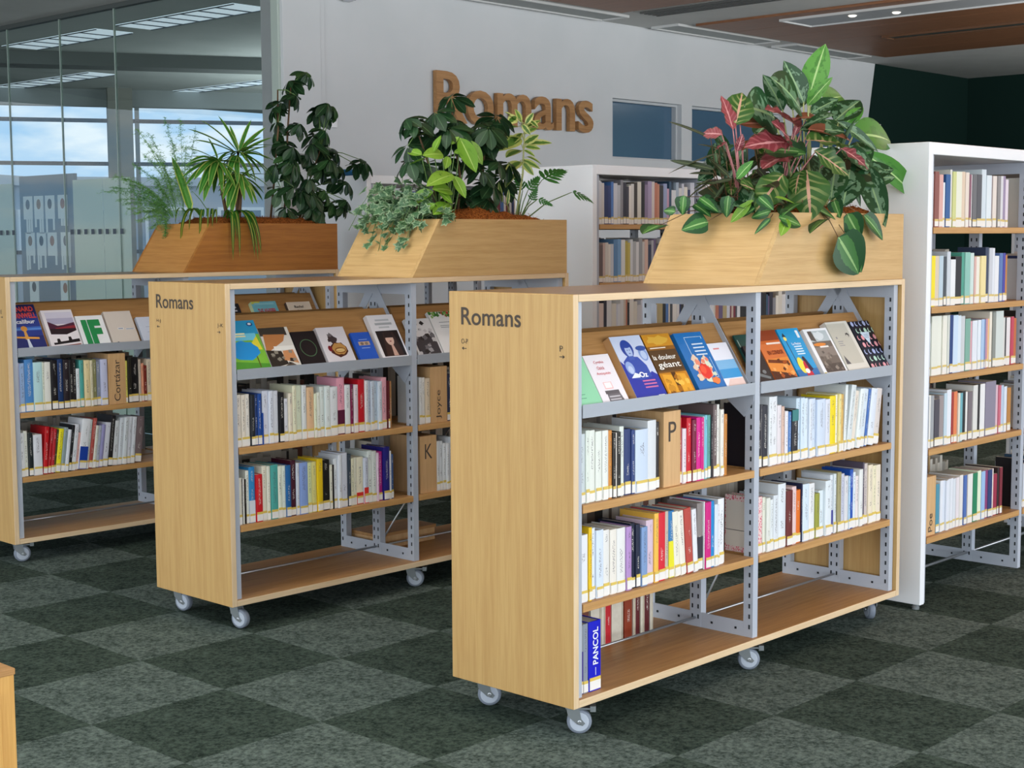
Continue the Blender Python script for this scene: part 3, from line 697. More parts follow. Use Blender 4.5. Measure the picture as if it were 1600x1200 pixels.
# AR1: 29
ROWS['AR1']='''1033,26,226,26242c 1060,8,226,6a686e 1069,33,222,2a2a34 1103,21,251,e2e6ea 1125,38,249,e6e8ec 1163,26,215,e0d8dc 1190,18,209,d8b8a8 1209,20,190,e6e4ea 1230,19,186,4878b8 1250,41,192,22222a,b:.78:1:3a8080 1292,25,230,c8dcec 1318,25,230,d2e2f0 1344,25,226,d8e6f2 1371,22,222,dae2ee 1394,29,220,cfdcec 1424,56,215,d0dcee 1481,32,211,d8dce8 1514,45,220,f0d818 1560,16,222,f0ecd8 1577,16,224,e8dc98 1595,18,221,d8b060 1613,19,254,dfe6e6,l3 1633,34,248,d6dee0,l9 1669,31,223,e4dacc,l9 1701,31,228,e4ecee,l9 1733,41,225,d8e4ee,l9 1775,17,223,3a68b0,l9 1793,46,221,dce4f0,l9 1839,44,219,d8d0cc,l8'''
# AR2: 30
ROWS['AR2']='''1028,45,206,e890a0,PINK 1074,17,202,dfe0d0 1092,24,197,e0e2da 1117,21,188,e0e6e8 1139,32,201,d8dee4 1172,51,237,dfe6ec 1223,40,206,6a2a28 1264,29,216,e8c8c8 1295,33,199,e07020 1329,8,220,20284a 1338,44,216,d6e4f2 1383,40,213,e6e8ea 1423,30,170,989a40 1455,33,177,dce8ee 1489,43,211,e0e8ee 1533,19,228,dce4ee,b:0:.4:3a3a90 1553,19,230,d4dce0 1574,28,234,a09870 1602,28,224,c8cce0 1631,28,212,d8d8dc 1660,11,209,b0d0e8 1672,24,233,1850b0 1698,20,220,dce8f0 1719,20,202,e6dcdc 1740,27,225,e4e6e4 1768,12,250,5a5060 1781,31,243,cfc4c0 1813,34,234,e8dcc4 1847,30,228,e8e0c0 1878,34,227,e8dcc8'''
# A0: 3
ROWS['A0']='''59,23,221,8f949c,b:0:.62:3c2c80 83,25,223,8c94a0 109,60,225,1418c0,PANCOL'''
# BL1: 35
ROWS['BL1']='''63,25,210,e8e0d4 89,20,208,e6dccc 109,21,209,e8e2d8 131,19,205,24282e 151,13,206,203a70 165,19,207,1c4a98 185,7,128,1a4aa0 193,29,216,d8dcea 223,23,214,dadfec 247,25,212,dcdfe8 273,25,203,14141a 299,21,176,e2e4ec 321,21,197,e6dcc8 342,19,227,e8e6c8 362,29,225,d8e0c8 393,24,223,e0e4e4 418,37,213,e4bc94 456,13,184,e6ecd0 470,17,188,e8ece0 488,22,211,dfe8e4 511,28,212,dfe8e8 540,40,206,e4e8ec 581,42,241,f0a8bc,b:0:.43:5a1438 624,30,208,e4e8ea 655,14,209,7a1a48 671,24,205,e4d4dc 696,35,226,c81828 732,17,219,e4e4e8 750,13,217,bcc8dc 764,20,214,c8d2e0 784,20,212,c2d4e4 805,23,210,d0dae6 829,30,224,ecb0bc 861,10,209,5a1a20 871,13,206,b08050,nl'''
# BL2: 37
ROWS['BL2']='''57,22,190,e4e2d4 80,6,183,2a2622 87,8,185,e8e6dc 97,5,181,2a2622 102,16,214,e6e8dc 118,29,226,2f88c4,b:0:.4:d8dce4 148,32,193,cc2028 181,23,224,e6e0cc 205,17,221,e4e4d4 224,36,223,4fa8a0 260,21,215,e4ead8 282,18,213,e0e8dc 300,24,213,2464a0 325,27,230,441428 353,15,217,d4dae6 369,43,216,8aa4dc 413,23,212,dfe8b0 437,25,212,dcd488 463,29,222,e8c41c 492,39,213,1a1a18 533,15,189,e4e2d0 549,6,188,1c1a18 556,18,212,e4e8ec 576,19,227,dfe3ea 595,34,232,d6dae6 631,15,224,3a4450 647,18,204,e4e2c4 666,16,205,e6e4d0 683,36,204,e8e2c8,b:0:.25:d83028 720,23,198,c8cede,b:0:.35:d83028 744,27,224,dfe8e4 771,25,221,dce2dc 797,8,212,e2c8d8 806,23,215,b82888 830,34,233,221e78 866,13,212,e4e8ee 880,12,197,3c5a8c'''
# BR1: 7
ROWS['BR1']='''1046,18,210,e4e6e6 1065,18,208,e6e6e4 1084,29,203,dccab0 1115,103,252,WOOD,Joyce 1219,38,211,28304c 1258,19,217,d8d8d8 1278,24,223,a8b0c0'''
# BR2: 7
ROWS['BR2']='''1048,101,257,WOOD,K 1150,19,226,dcdfe0 1170,18,225,d8dce0 1189,19,214,dfe2e4 1209,19,211,e2e4e6 1229,24,237,cfd3da 1254,22,231,e0e0e0'''
# CL1: 28
ROWS['CL1']='''52,17,240,b8bce0 71,25,238,98b4dc 97,44,255,4c88c8 141,47,238,b8dce0 189,11,236,dfe6d4 201,33,235,e4e4dc 235,33,242,1c1a1e 269,29,245,1c3868 299,32,241,2a2228 332,22,239,1c1a1c 354,16,238,1a1618 371,19,192,dfe8ec 391,21,233,50a49c 414,31,231,e6d4a4 446,13,229,d8d0b0 460,22,233,8c8c60 483,22,222,8890a4 505,37,230,c8cce8 547,97,256,WOOD,Cortázar 645,12,214,e8e470 658,19,229,26241c 678,43,229,141416 722,12,217,c8b8a8 735,16,196,e8a080 752,18,184,7a2a1c 771,25,214,d8c8b0 797,20,217,a0a8b4 818,29,211,d8d8d4'''
# CL2: 28
ROWS['CL2']='''53,28,213,e8eaec 81,20,221,e4e6da 102,24,209,20282a 128,45,198,dfe0e6 174,23,231,c01820,l5 198,15,224,b01c24,l7 214,15,218,b82830,l7 230,10,211,4a4a20,l8 241,26,212,f0e424,l8 268,21,217,90a0a0,l8 290,17,205,e0e4ec,l8 308,14,226,16161a,l8 323,24,227,e4e8ee,l8 348,13,185,d8a8a0,l8 362,44,249,e6e8ec,l8,b:0:.45:1840a0 406,13,244,d4dcd8,l8 420,20,248,b05048,l9 441,18,211,dcdcd0,l8 460,16,209,b4bac8,l8 477,19,212,9894c0,l8 497,30,220,d8dae6,l8 528,25,253,201c1e,l7 554,31,225,d8dce0,l6 586,22,237,d4dae0,l6 609,25,238,d8dee2,l6 635,22,238,d6dae2,l6 658,23,236,dadee4,l6 682,40,233,7a6a6c,l7'''
# D1: 22
ROWS['D1']='''86,26,219,e8e0dc 114,36,229,8a5048 151,34,218,d8a8a0 186,22,186,dfe4e8 209,40,220,2a5a94 250,18,241,d8d8d0 269,31,233,ccd08c 301,51,234,e4e6d4 353,32,235,dcc8b0 386,32,233,e4d8cc 419,19,225,8a5a6a 439,12,225,e8e8e8 452,39,226,6a6a6e 493,44,227,54545a 537,43,250,d0dce4 581,47,226,dce6ec 630,20,224,8a7a80 651,38,225,e2d8d0 690,27,226,8e8a8a 718,23,226,d8d8dc 743,28,227,9a8aa8 771,28,212,e0d4e0'''
# D2: 20
ROWS['D2']='''83,55,212,f0dc10 139,37,211,d8c8b0 176,37,211,b8ccd8 214,25,207,404850 240,31,228,c8d0d8 272,44,194,e6eaec 317,58,206,1a1a1e 376,25,223,4a9c88 403,46,223,8cc0b4 449,33,220,c8dcd8 483,19,204,d8b0a8 503,43,203,e8e4d8 547,47,206,ecdca0 595,31,243,303c58 627,34,240,c8ccd4 662,27,239,dfe4ec 691,42,204,e6e8ec 733,32,216,5a78b0 766,24,216,4440a0 791,21,206,c07f38'''
# D3: 26
ROWS['D3']='''77,16,223,50585c 94,21,220,dfe4e4 116,55,250,e2e4d8 171,38,249,e4e6da 211,39,249,e8e6da 251,20,250,d0d4cc 271,30,249,183a78 302,46,247,c8dcf0 349,28,244,d8e4ee 378,40,240,c8ccd0 420,47,227,7cac9c 467,19,214,e0a0ac 488,45,215,dfe4ec 534,30,216,e0e8f0 565,30,218,a8c4e4 595,11,217,7a8cb8 608,18,219,c890a0 626,24,218,f0c080 651,24,248,e8e0d0 676,31,244,8a8e88 708,76,248,d0d8d4 784,18,217,d8d8d4 804,18,216,3a3a3c 823,38,215,e4dfe0 862,28,217,c04058 891,33,209,c0682c'''
# D4: 23
ROWS['D4']='''85,21,220,5a6470 107,21,224,e6e6e2 129,27,221,a0a4a8 157,44,202,4a4650 202,39,215,9a9090 242,28,223,c0d4e0 271,40,234,e4e8f0 312,20,221,a03028 332,31,222,e08050 364,17,214,e0dccc 382,23,212,6cacb8 406,35,218,1a2024 441,21,213,e4e4e0 463,38,211,746a70 502,42,236,dcdcd8 544,32,239,1c1a1c 577,46,236,e8e8e8 624,100,242,8a8496 725,31,220,d8b8c4 757,25,217,c8687c 783,31,215,b8c8dc 815,28,207,d8e0ec 844,36,199,b8803c'''
# D5: 23
ROWS['D5']='''94,82,253,WOOD,Poe 177,11,228,c8d048 189,32,211,4a90a8 222,24,222,e0e4ec 247,24,219,d8e0ec 272,24,218,dfe4ee 298,19,220,dce2ea 318,25,220,e0e4ec 344,25,216,d8dee6 370,30,218,e4dce0 401,32,224,e4e0dc 434,28,220,4a6cb0 464,15,220,b0a098 480,47,219,e4e4e0 528,42,218,1c8058 571,37,223,e0ecd0 609,35,216,98bce4 645,25,218,883a70 671,41,216,283a70 714,12,218,e4d8d0 727,38,190,9a2844 766,19,217,2a1a1c 787,27,214,7a2030'''

def hsv_name(h):
    import colorsys
    r, g, b = [int(h[i:i+2], 16)/255 for i in (0, 2, 4)]; H, S, V = colorsys.rgb_to_hsv(r, g, b); H *= 360
    if V < .2: return 'black'
    if S < .10: return 'white' if V > .84 else 'pale grey' if V > .68 else 'grey' if V > .4 else 'charcoal'
    if S < .18 and V > .8: return 'cream' if 20 < H < 100 else 'pale blue' if 170 < H < 260 else 'pale pink' if H > 300 or H < 20 else 'off-white'
    dk = 'dark ' if V < .5 else 'pale ' if S < .35 and V > .7 else ''
    if H < 14 or H > 345: n = 'red' if S > .5 else 'pink'
    elif H < 40: n = 'brown' if V < .75 else 'orange' if S > .6 else 'beige'
    elif H < 68: n = 'yellow' if V > .7 else 'olive'
    elif H < 165: n = 'green'
    elif H < 195: n = 'teal'
    elif H < 255: n = 'blue'
    elif H < 300: n = 'purple'
    else: n = 'magenta' if S > .5 else 'mauve'
    if n in ('beige',) : dk = ''
    return dk + n
PR5 = random.Random(55)
def book_mesh(w, d_, h, label):
    """C-shaped cover: spine in front (material 1), two boards (material 0)."""
    t = min(.0018, w*.2); b = min(.0025, w*.12)
    pl = [(0, b), (w*.2, b*.25), (w*.5, 0), (w*.8, b*.25), (w, b), (w, d_), (w-t, d_), (w-t, b+t), (t, b+t), (t, d_), (0, d_)]
    mb = MB(); k = len(pl); mb.v = [(p[0], p[1], 0) for p in pl] + [(p[0], p[1], h) for p in pl]
    caps = [(10, 9, 8, 0), (0, 8, 7, 4), (4, 7, 6, 5)]
    mb.f = []; mb.m = []
    # caps as three quads plus the spine arc
    for q in ([0, 8, 9, 10], [4, 5, 6, 7], [0, 1, 2, 3, 4, 7, 8]):
        mb.f.append(tuple(reversed(q))); mb.m.append(0); mb.f.append(tuple(k+i for i in q)); mb.m.append(0)
    for i in range(k):
        j = (i+1) % k; mb.f.append((i, j, k+j, k+i)); mb.m.append(1 if i < 4 else 0)
    return mb.mesh('book', [COVER, SPINE])
def place_book(base, rz, x, y, z, w, h, hexc, label, group, depth=.14, lean=0., sticker=True, band=None, flip=False, nm='book'):
    o = obj(nm, book_mesh(w, depth, h, sticker)); o.color = lin(hexc)
    la = R(lean)
    loc = Vector((x, y, z + (w*math.sin(la) if la > 0 else 0)))
    Mx = Matrix.Translation(base) @ Matrix.Rotation(rz, 4, 'Z') @ Matrix.Translation(loc) @ Matrix.Rotation(la, 4, 'Y')
    if flip: Mx = Mx @ Matrix.Translation((w, depth, 0)) @ Matrix.Rotation(math.pi, 4, 'Z')
    o.matrix_world = Mx
    tag(o, label, 'book', group)
    ti = min(.0018, w*.2)
    MB().box(ti+.0002, w-ti-.0002, .006, depth-.004, .003, h-.003).build('page_block', PAGES, o)
    if sticker and w > .009:
        zz = PR5.uniform(-.003, .006); MB().box(w*.06, w*.94, -.0012, .001, .004, .038+zz).build('spine_label', STICKER, o)
    if band:
        MB().box(.0004, w-.0004, -.0006, .003, max(.001, band[0]*h), min(h-.001, band[1]*h)).build('spine_band', col(band[2]), o)
    return o
def divider(base, rz, x, y, z, w, h, word, label):
    t = empty('shelf_divider'); t.matrix_world = Matrix.Translation(base) @ Matrix.Rotation(rz, 4, 'Z') @ Matrix.Translation((x, y, z))
    tag(t, label, 'divider', 'wooden letter dividers')
    f_ = MB().box(0, w, 0, .012, 0, h).build('face_board', DIVIDER, t, bevel=.001)
    MB().box(0, .012, .012, .2, 0, h).build('side_board', DIVIDER, t); MB().box(w-.012, w, .012, .2, 0, h).build('side_board', DIVIDER, t)
    MB().box(.012, w-.012, .012, .2, h-.012, h).build('cap_board', DIVIDER, t)
    if len(word) == 1: text_mb(word, w*.28, w*.72, h*.60, h*.86, lambda a, b, d_: (a, -.0012-d_, b)).build('lettering', CHARCOAL, f_)
    else:
        n = len(word); hh = .034
        text_mb(word, .016, .016+.026*n, 0, hh, lambda a, b, d_: (w*.66-b, -.0012-d_, a)).build('lettering', CHARCOAL, f_)
    return t
ROWINFO = {'AL1': (LOC_A, RZ_A, S1, 'letter P shelf of nearest trolley', 'upper'), 'AL2': (LOC_A, RZ_A, S2, 'shelf below letter P, nearest trolley', 'lower'),
           'AR1': (LOC_A, RZ_A, S1, 'upper far-bay shelf of nearest trolley', ''), 'AR2': (LOC_A, RZ_A, S2, 'lower far-bay shelf of nearest trolley', ''),
           'A0': (LOC_A, RZ_A, BOT+TH, 'base board of nearest trolley', ''),
           'BL1': (LOC_B, RZ_B, S1, 'upper shelf of middle trolley', ''), 'BL2': (LOC_B, RZ_B, S2, 'lower shelf of middle trolley', ''),
           'BR1': (LOC_B, RZ_B, S1, 'letter Joyce shelf of middle trolley', ''), 'BR2': (LOC_B, RZ_B, S2, 'letter K shelf of middle trolley', ''),
           'CL1': (LOC_C, RZ_C, S1, 'upper shelf of farthest trolley', ''), 'CL2': (LOC_C, RZ_C, S2, 'lower shelf of farthest trolley', '')}
DIVL = {'P': 'wooden block divider marked P between books on the nearest trolley', 'K': 'wooden block divider marked K on the middle trolley', 'Joyce': 'wooden block divider marked Joyce on the middle trolley',
        'Cortázar': 'wooden block divider marked Cortázar on the farthest trolley', 'Poe': 'wooden block divider marked Poe low in the white bookcase'}
random.seed(21)
for rn, (base, rz, z, where, _) in ROWINFO.items():
    n = 0
    prev_lean = 0
    for tok in ROWS[rn].split():
        f = tok.split(','); x, w, h = int(f[0])/1000, int(f[1])/1000, int(f[2])/1000
        if f[3] == 'WOOD':
            divider(base, rz, x, .028, z, w, h, f[4], DIVL[f[4]]); continue
        n += 1
        lean, band, stick, word = 0., None, True, None
        for e in f[4:]:
            if e == 'nl': stick = False
            elif e[0] == 'l' and e[1:].lstrip('-').isdigit(): lean = float(e[1:])
            elif e.startswith('b:'): _b0, a, b_, c_ = e.split(':'); band = (float(a), float(b_), c_)
            else: word = e
        hgt = h/math.cos(R(lean))
        dep = random.uniform(.128, .155) if h > .2 else random.uniform(.108, .125)
        size = 'thin ' if w < .014 else 'thick ' if w > .042 else ''
        lab = '%s%s book, %s from the left, %s' % (size, hsv_name(f[3]), ordinal(n), where)
        if word == 'PANCOL': lab = 'thick royal blue book lettered PANCOL on the base board'
        o = place_book(base, rz, x, .024+random.uniform(0, .010), z+.0005, w-.0006, hgt, f[3], lab, 'books on ' + where, dep, lean, stick, band)
        if word == 'PINK':
            o.data.materials[0] = PINK_PAT; o.data.materials[1] = PINK_PAT
            MB().box(-.0006, 0, .022, dep-.004, .02, hgt-.02).build('cover_panel', col('e4ddd2'), o)
            MB().box(-.0010, -.0006, .022, dep-.004, hgt*.38, hgt*.39).build('elastic_band', col('26262a'), o)
        if word == 'PANCOL':
            o.data.materials[1] = COVER
            text_mb('PANCOL', .085, .205, 0, .026, lambda a, b, d_: (w*.72-b, -.0012-d_, a)).build('title_lettering', col('eef0f8'), o)
            MB().box(w*.5, w*.55, -.0010, .002, .05, .075).build('title_rule', col('c8ccee'), o)

# books on the rear side of the base board, fore edges showing
random.seed(4)
RB = [(205, 40, '8a1a1c'), (252, 45, 'e8e0cc'), (300, 55, 'e6dcc8'), (360, 35, 'e8e2d4'), (402, 36, '2a2826'), (440, 34, 'e8e6e0'), (492, 44, '6a3c30'), (545, 58, 'e8e2d0'), (606, 24, 'e4dcc8'), (632, 33, 'c0202c'), (667, 68, 'e6e0ce'), (745, 48, '8a3418'), (797, 14, 'e8e0cc'), (812, 28, '5c1a20'), (842, 24, 'e2dac6'), (868, 32, '5a1c22'), (902, 18, 'eae4d6')]
k0 = .165
for n, (xx, ww, hc) in enumerate(RB):
    x = .170 + (xx-205)/700*.655; w = ww/700*.655
    place_book(LOC_A, RZ_A, x, .345, BOT+TH+.0005, w-.001, random.uniform(.19, .225), hc, '%s book, %s from the left, rear side of base board' % (hsv_name(hc), ordinal(n+1)), 'books on the rear of the base board', .135, 0, False, None, hsv_name(hc) in ('cream', 'white', 'off-white'))

# ---------------------------------------------------------------- face-out books on the slanted displays
def disc(cx, cy, rx, ry, n=22, a0=0., wob=0.):
    return [(cx+rx*math.cos(a0+2*math.pi*k/n)*(1+wob*math.sin(k*2.7)), cy+ry*math.sin(a0+2*math.pi*k/n)*(1+wob*math.cos(k*3.9))) for k in range(n)]
def face_book(base, rz, x, w, h, t, hexc, label, art=(), words=(), side=None, y=0., dz=0., dx=0., yaw=0.):
    """Book lying against the slanted board; cover faces the aisle. art: (colour, polygon in 0..1 cover space)."""
    o = empty('book')
    Mx = Matrix.Translation(base) @ Matrix.Rotation(rz, 4, 'Z') @ Matrix.Translation((x+dx, LIPY-.004+y, LIPZ-.012+dz)) @ Matrix.Rotation(-(math.pi/2-TILT), 4, 'X') @ Matrix.Rotation(yaw, 4, 'Y')
    o.matrix_world = Mx; tag(o, label, 'book', 'face-out books on the slanted displays')
    sc = side or hexc
    MB().box(0, w, -.0012, 0, 0, h).build('cover', col(hexc, .35), o)
    MB().box(0, .0015, 0, t, 0, h).build('spine', col(sc, .4), o)
    MB().box(.0015, w, t-.0012, t, 0, h).build('rear_cover', col(sc, .4), o)
    MB().box(.0015, w-.002, 0, t-.0012, .002, h-.002).build('page_block', PAGES, o)
    by = {}
    for q, (c_, poly) in enumerate(art): by.setdefault(c_, []).append((q, poly))
    yy = -.0014
    if art:
        mb = MB(); ms = []
        for q, (c_, poly) in enumerate(art):
            if c_ not in ms: ms.append(c_)
            a = max(0, 1)
            pts = [(min(max(p[0], 0.), 1.)*w, yy-.00005*q, min(max(p[1], 0.), 1.)*h) for p in poly]
            mb.quad(*pts, mi=ms.index(c_))
        pr_ = mb.build('cover_print', [col(c_, .35) for c_ in ms], o)
    for (st, c_, x0, x1, z0, z1) in words:
        text_mb(st, x0*w, x1*w, z0*h, z1*h, lambda a, b, d_: (a, yy-.002, b)).build('title_lettering', col(c_), o)
    return o
rect = lambda a, b, c, d_: [(a, c), (b, c), (b, d_), (a, d_)]
def lines(c_, x0, x1, zs, hh=.012): return [(c_, rect(x0, x1, z, z+hh)) for z in zs]
rnd = random.Random(8)
def blobs(c_list, n, x0, x1, z0, z1, r0, r1, wob=.25):
    out = []
    for _ in range(n):
        r_ = rnd.uniform(r0, r1); out.append((rnd.choice(c_list), disc(rnd.uniform(x0, x1), rnd.uniform(z0, z1), r_*1.3, r_*.8, 10, rnd.uniform(0, 3), wob)))
    return out
# nearest trolley, near bay
face_book(LOC_A, RZ_A, .046, .130, .212, .012, '8fd0aa', 'plain mint green face-out book beside the end panel of the nearest trolley', lines('5f9f80', .1, .5, (.14, .2)))
face_book(LOC_A, RZ_A, .179, .126, .176, .012, 'e9e4ea', 'white face-out book with red title and typewriter drawing', [('e8b8b8', rect(.3, .62, .30, .44)), ('f2ecee', rect(.33, .59, .32, .43)), ('5c5a60', rect(.24, .78, .20, .27)), ('6a686e', [(.26, .04), (.84, .04), (.78, .2), (.28, .2)]), ('b8b6bc', rect(.32, .74, .07, .10)), ('b8b6bc', rect(.32, .74, .13, .16))],
          [('Cynthia', 'c8404c', .28, .66, .80, .87), ('Ozick', 'c8404c', .32, .6, .69, .76), ('Antiquités', 'd0505a', .22, .75, .57, .64)])
face_book(LOC_A, RZ_A, .347, .158, .234, .042, 'c6d0e8', 'thick face-out book with blue family portrait and white lettering Oz', [('1f36a0', [(0, 0), (1, 0), (1, .36), (.86, .42), (.62, .34), (.3, .40), (.0, .62)]),
          ('2c4ea8', [(.06, .36), (.10, .60), (.3, .68), (.62, .66), (.78, .52), (.8, .34), (.4, .3)]), ('28469c', disc(.40, .80, .19, .14)), ('a9bce0', disc(.42, .765, .105, .105)), ('28469c', disc(.405, .86, .15, .05)), ('3c5cb0', rect(.33, .50, .62, .68)), ('7f9ad0', disc(.84, .70, .14, .115)), ('34549e', disc(.84, .79, .17, .04)), ('b4c6e6', disc(.84, .68, .09, .07)), ('8fa8da', disc(.22, .50, .13, .10)), ('b8c8ea', disc(.22, .47, .08, .06)), ('e6ecf6', [(.12, .34), (.3, .42), (.46, .38), (.4, .34)]), ('1c2f78', disc(.385, .775, .014, .008)), ('1c2f78', disc(.455, .775, .014, .008)), ('56609c', disc(.42, .72, .03, .008))] + lines('c8709c', .42, .84, (.27, .22, .17), .022) + [('e8ecf6', rect(.72, .92, .03, .05))],
          [('Oz', 'f4f6fc', .40, .66, .335, .42)], side='d8ab78')
face_book(LOC_A, RZ_A, .512, .150, .232, .022, '6e4a20', 'brown and gold face-out book with white title about a giant', [('c88a28', rect(0, 1, .80, 1)), ('d8a840', disc(.5, .9, .38, .07, 14, 0, .3)), ('8a5a20', rect(0, 1, .74, .80)), ('4f3a22', rect(0, 1, .40, .74)), ('c07c1c', rect(.0, 1, 0, .37)), ('e0a030', [(.05, .05), (.44, .05), (.42, .33), (.1, .35)]), ('e0a030', [(.56, .05), (.95, .05), (.9, .33), (.58, .35)]), ('4a2c10', [(.47, 0), (.56, 0), (.58, .37), (.42, .37)]), ('8a5414', [(.1, .02), (.3, .04), (.2, .2)]), ('f0e8d8', rect(.1, .66, .765, .78))] + blobs(['f0bc50', 'a0641a', 'c88a28'], 14, .08, .92, .05, .32, .03, .07),
          [('la douleur', 'f2efe8', .04, .86, .58, .66), ('géant', 'f2efe8', .10, .90, .42, .54)])
face_book(LOC_A, RZ_A, .686, .158, .228, .02, '1f6fb4', 'blue face-out book with a red and white flower burst', [('cfe2f0', rect(.30, .92, .915, .922)), ('cfe2f0', rect(.30, .312, .60, .92)), ('cfe2f0', rect(.90, .92, .88, .92)), ('cfe2f0', rect(.88, .892, .22, .56)), ('cfe2f0', rect(.74, .89, .215, .222))] + blobs(['e8e0d0', 'e4c8b0', 'd8e0c8', 'e88a70'], 34, .22, .80, .16, .56, .04, .09) + [('e23a30', disc(.50, .33, .19, .13, 18, 0, .1)), ('f05a40', disc(.44, .36, .1, .07, 14, 0, .2)), ('e88048', disc(.72, .16, .14, .06, 14, 0, .2))] + lines('cfe2f0', .45, .85, (.78, .72, .66, .60), .022))
face_book(LOC_A, RZ_A, .845, .115, .178, .012, 'e6e6f0', 'pale face-out book with a blue sea picture behind the frame', [('7fb4dc', rect(0, 1, .30, .62)), ('3f96d0', rect(0, 1, .22, .42)), ('e4c8c0', [(0, 0), (1, 0), (1, .2), (.3, .2)]), ('d88080', rect(.2, .5, .86, .89))])
# nearest trolley, far bay
face_book(LOC_A, RZ_A, 1.040, .100, .200, .006, '1f4a44', 'dark green face-out book behind the frame post, under a black one', [('b8d0c8', [(.1, .2), (.13, .2), (.10, .9), (.07, .9)])] + lines('8aa8a0', .5, .9, (.7, .6, .5), .03), y=.012, dz=.0)
face_book(LOC_A, RZ_A, 1.045, .095, .155, .014, '24262a', 'black face-out book with white lines behind the frame', [('8a9498', disc(.4, .62, .2, .12)), ('24262a', disc(.42, .62, .16, .09)), ('6a7478', [(.2, .2), (.8, .1), (.85, .16), (.25, .28)]), ('70787c', disc(.6, .3, .12, .05))])
face_book(LOC_A, RZ_A, 1.146, .146, .21, .016, 'c8642c', 'rust orange face-out book with a desert photograph', [('8a3c20', rect(0, 1, .80, 1)), ('d0703a', rect(0, 1, .42, .74)), ('e08a3c', [(0, .14), (1, .10), (1, .46), (0, .44)]), ('4a2418', [(0, 0), (1, 0), (1, .05), (.6, .16), (0, .22)]), ('6a3018', [(.05, .38), (.9, .32), (.95, .38), (.1, .44)])] + blobs(['f0a860', 'a8501c', '5c2a18'], 18, .05, .95, .1, .42, .03, .06) + [('f0e0d4', rect(.34, .96, .72, .755))], [('EN CONDOR', '7a2c14', .22, .9, .52, .60)])
face_book(LOC_A, RZ_A, 1.304, .142, .21, .014, '1f9ad4', 'bright blue face-out book with lamp post and figure in red', [('2a70b0', rect(0, 1, 0, .18)), ('24303c', [(.20, .22), (.23, .22), (.20, .78), (.17, .78)]), ('24303c', [(.10, .84), (.28, .84), (.19, .92)]), ('f0dc70', disc(.19, .80, .07, .04)), ('f0e050', disc(.36, .26, .15, .16)), ('c8283c', [(.38, 0), (.72, 0), (.66, .24), (.54, .36), (.46, .3)]), ('2c2040', [(.62, .12), (.8, .16), (.66, .38), (.56, .36)]), ('2c2430', disc(.58, .38, .07, .05)), ('f4f0f0', disc(.50, .14, .1, .05)), ('e8eef4', rect(.8, .92, .80, .95))] + lines('dff0fa', .42, .78, (.62, .57, .52, .47), .022), [('La Petite', 'eaf4fa', .36, .78, .66, .71)])
face_book(LOC_A, RZ_A, 1.475, .166, .20, .022, 'eef0f4', 'white face-out book framing a misty grey photograph', [('6f665e', rect(.13, .93, .06, .95)), ('b8c4c8', rect(.13, .93, .72, .95)), ('d8e0e4', disc(.52, .84, .22, .09, 14, 0, .2)), ('5a5450', [(.13, .76), (.34, .72), (.30, .95), (.13, .95)]), ('8a8078', rect(.13, .93, .40, .60)), ('4f4844', rect(.13, .93, .06, .24)), ('e08a3c', disc(.40, .655, .26, .035)), ('efe9e4', rect(.36, .72, .585, .62)), ('d8c860', rect(.02, .1, .02, .07))] + blobs(['7a7068', '948a80', '5f5852'], 16, .2, .86, .1, .56, .03, .06))
face_book(LOC_A, RZ_A, 1.650, .160, .222, .026, 'd9d6cc', 'grey beige face-out book with small dark bird', [('c2bfb2', rect(.0, .86, .16, .96)), ('3a3a3c', disc(.72, .72, .08, .045, 14, 0, .2)), ('c2bfb2', disc(.70, .70, .055, .03)), ('55555a', [(.06, .16), (.26, .16), (.1, .34)]), ('8a8a90', rect(.16, .22, .66, .70)), ('8a8a90', rect(.16, .4, .60, .612)), ('8a8a90', rect(.16, .36, .56, .572)), ('8a8a90', rect(.16, .4, .52, .532))], side='eceae4')
art = []
for r_ in range(7):
    for c_ in range(5):
        cx, cy = .1+c_*.2+(.1 if r_ % 2 else 0), .07+r_*.145
        k_ = ['e8a0a8', 'b8dcc8', 'a8b4dc', 'e8a0a8'][(r_) % 4]
        art += [(k_, disc(cx, cy, .065, .05)), ('1e2230', disc(cx+.028, cy+.01, .05, .042))] if (r_*5+c_) % 3 else [(k_, disc(cx, cy, .07, .052))]
face_book(LOC_A, RZ_A, 1.820, .150, .216, .016, '1e2230', 'navy face-out book patterned with pastel ovals', art + [('c8d8e8', [(.26, .76), (.74, .76), (.5, .50)])] + lines('8aa0b8', .4, .6, (.70, .67, .64), .01))
# middle trolley
face_book(LOC_B, RZ_B, .070, .170, .230, .014, '7ab83c', 'green and sky blue face-out picture book at the near end of the middle trolley', [('2f9ccc', rect(0, 1, .72, 1)), ('6ec8e4', rect(0, .9, .60, .74)), ('e4d840', [(.55, .44), (.95, .40), (.9, .68)]), ('4c9430', [(0, 0), (1, 0), (1, .12), (0, .20)]), ('1a92d8', disc(.42, .40, .42, .19, 20, 0, .08)), ('5c4a20', rect(.7, .73, .06, .28)), ('1a4a80', disc(.84, .92, .09, .04)), ('f0f4f6', disc(.84, .925, .05, .022))] + lines('f2eebc', .06, .6, (.72, .67), .03))
face_book(LOC_B, RZ_B, .244, .150, .190, .016, 'd8d4cc', 'face-out book with black and tan collage of leaves and a hand', [('3a3630', rect(0, .9, .80, 1)), ('b87a48', [(.0, .38), (.7, .66), (.82, .82), (.1, .84)]), ('2a2622', [(.0, .02), (.6, .1), (.5, .42), (.0, .46)]), ('c88a5c', [(.5, .2), (.95, .1), (.9, .44), (.55, .42)]), ('e8e6e0', rect(.30, .98, .44, .54)), ('5a5048', [(.3, .0), (.9, .02), (.7, .14)])] + blobs(['48443e', '8a8478', '2a2622'], 14, .05, .9, .04, .4, .03, .06))
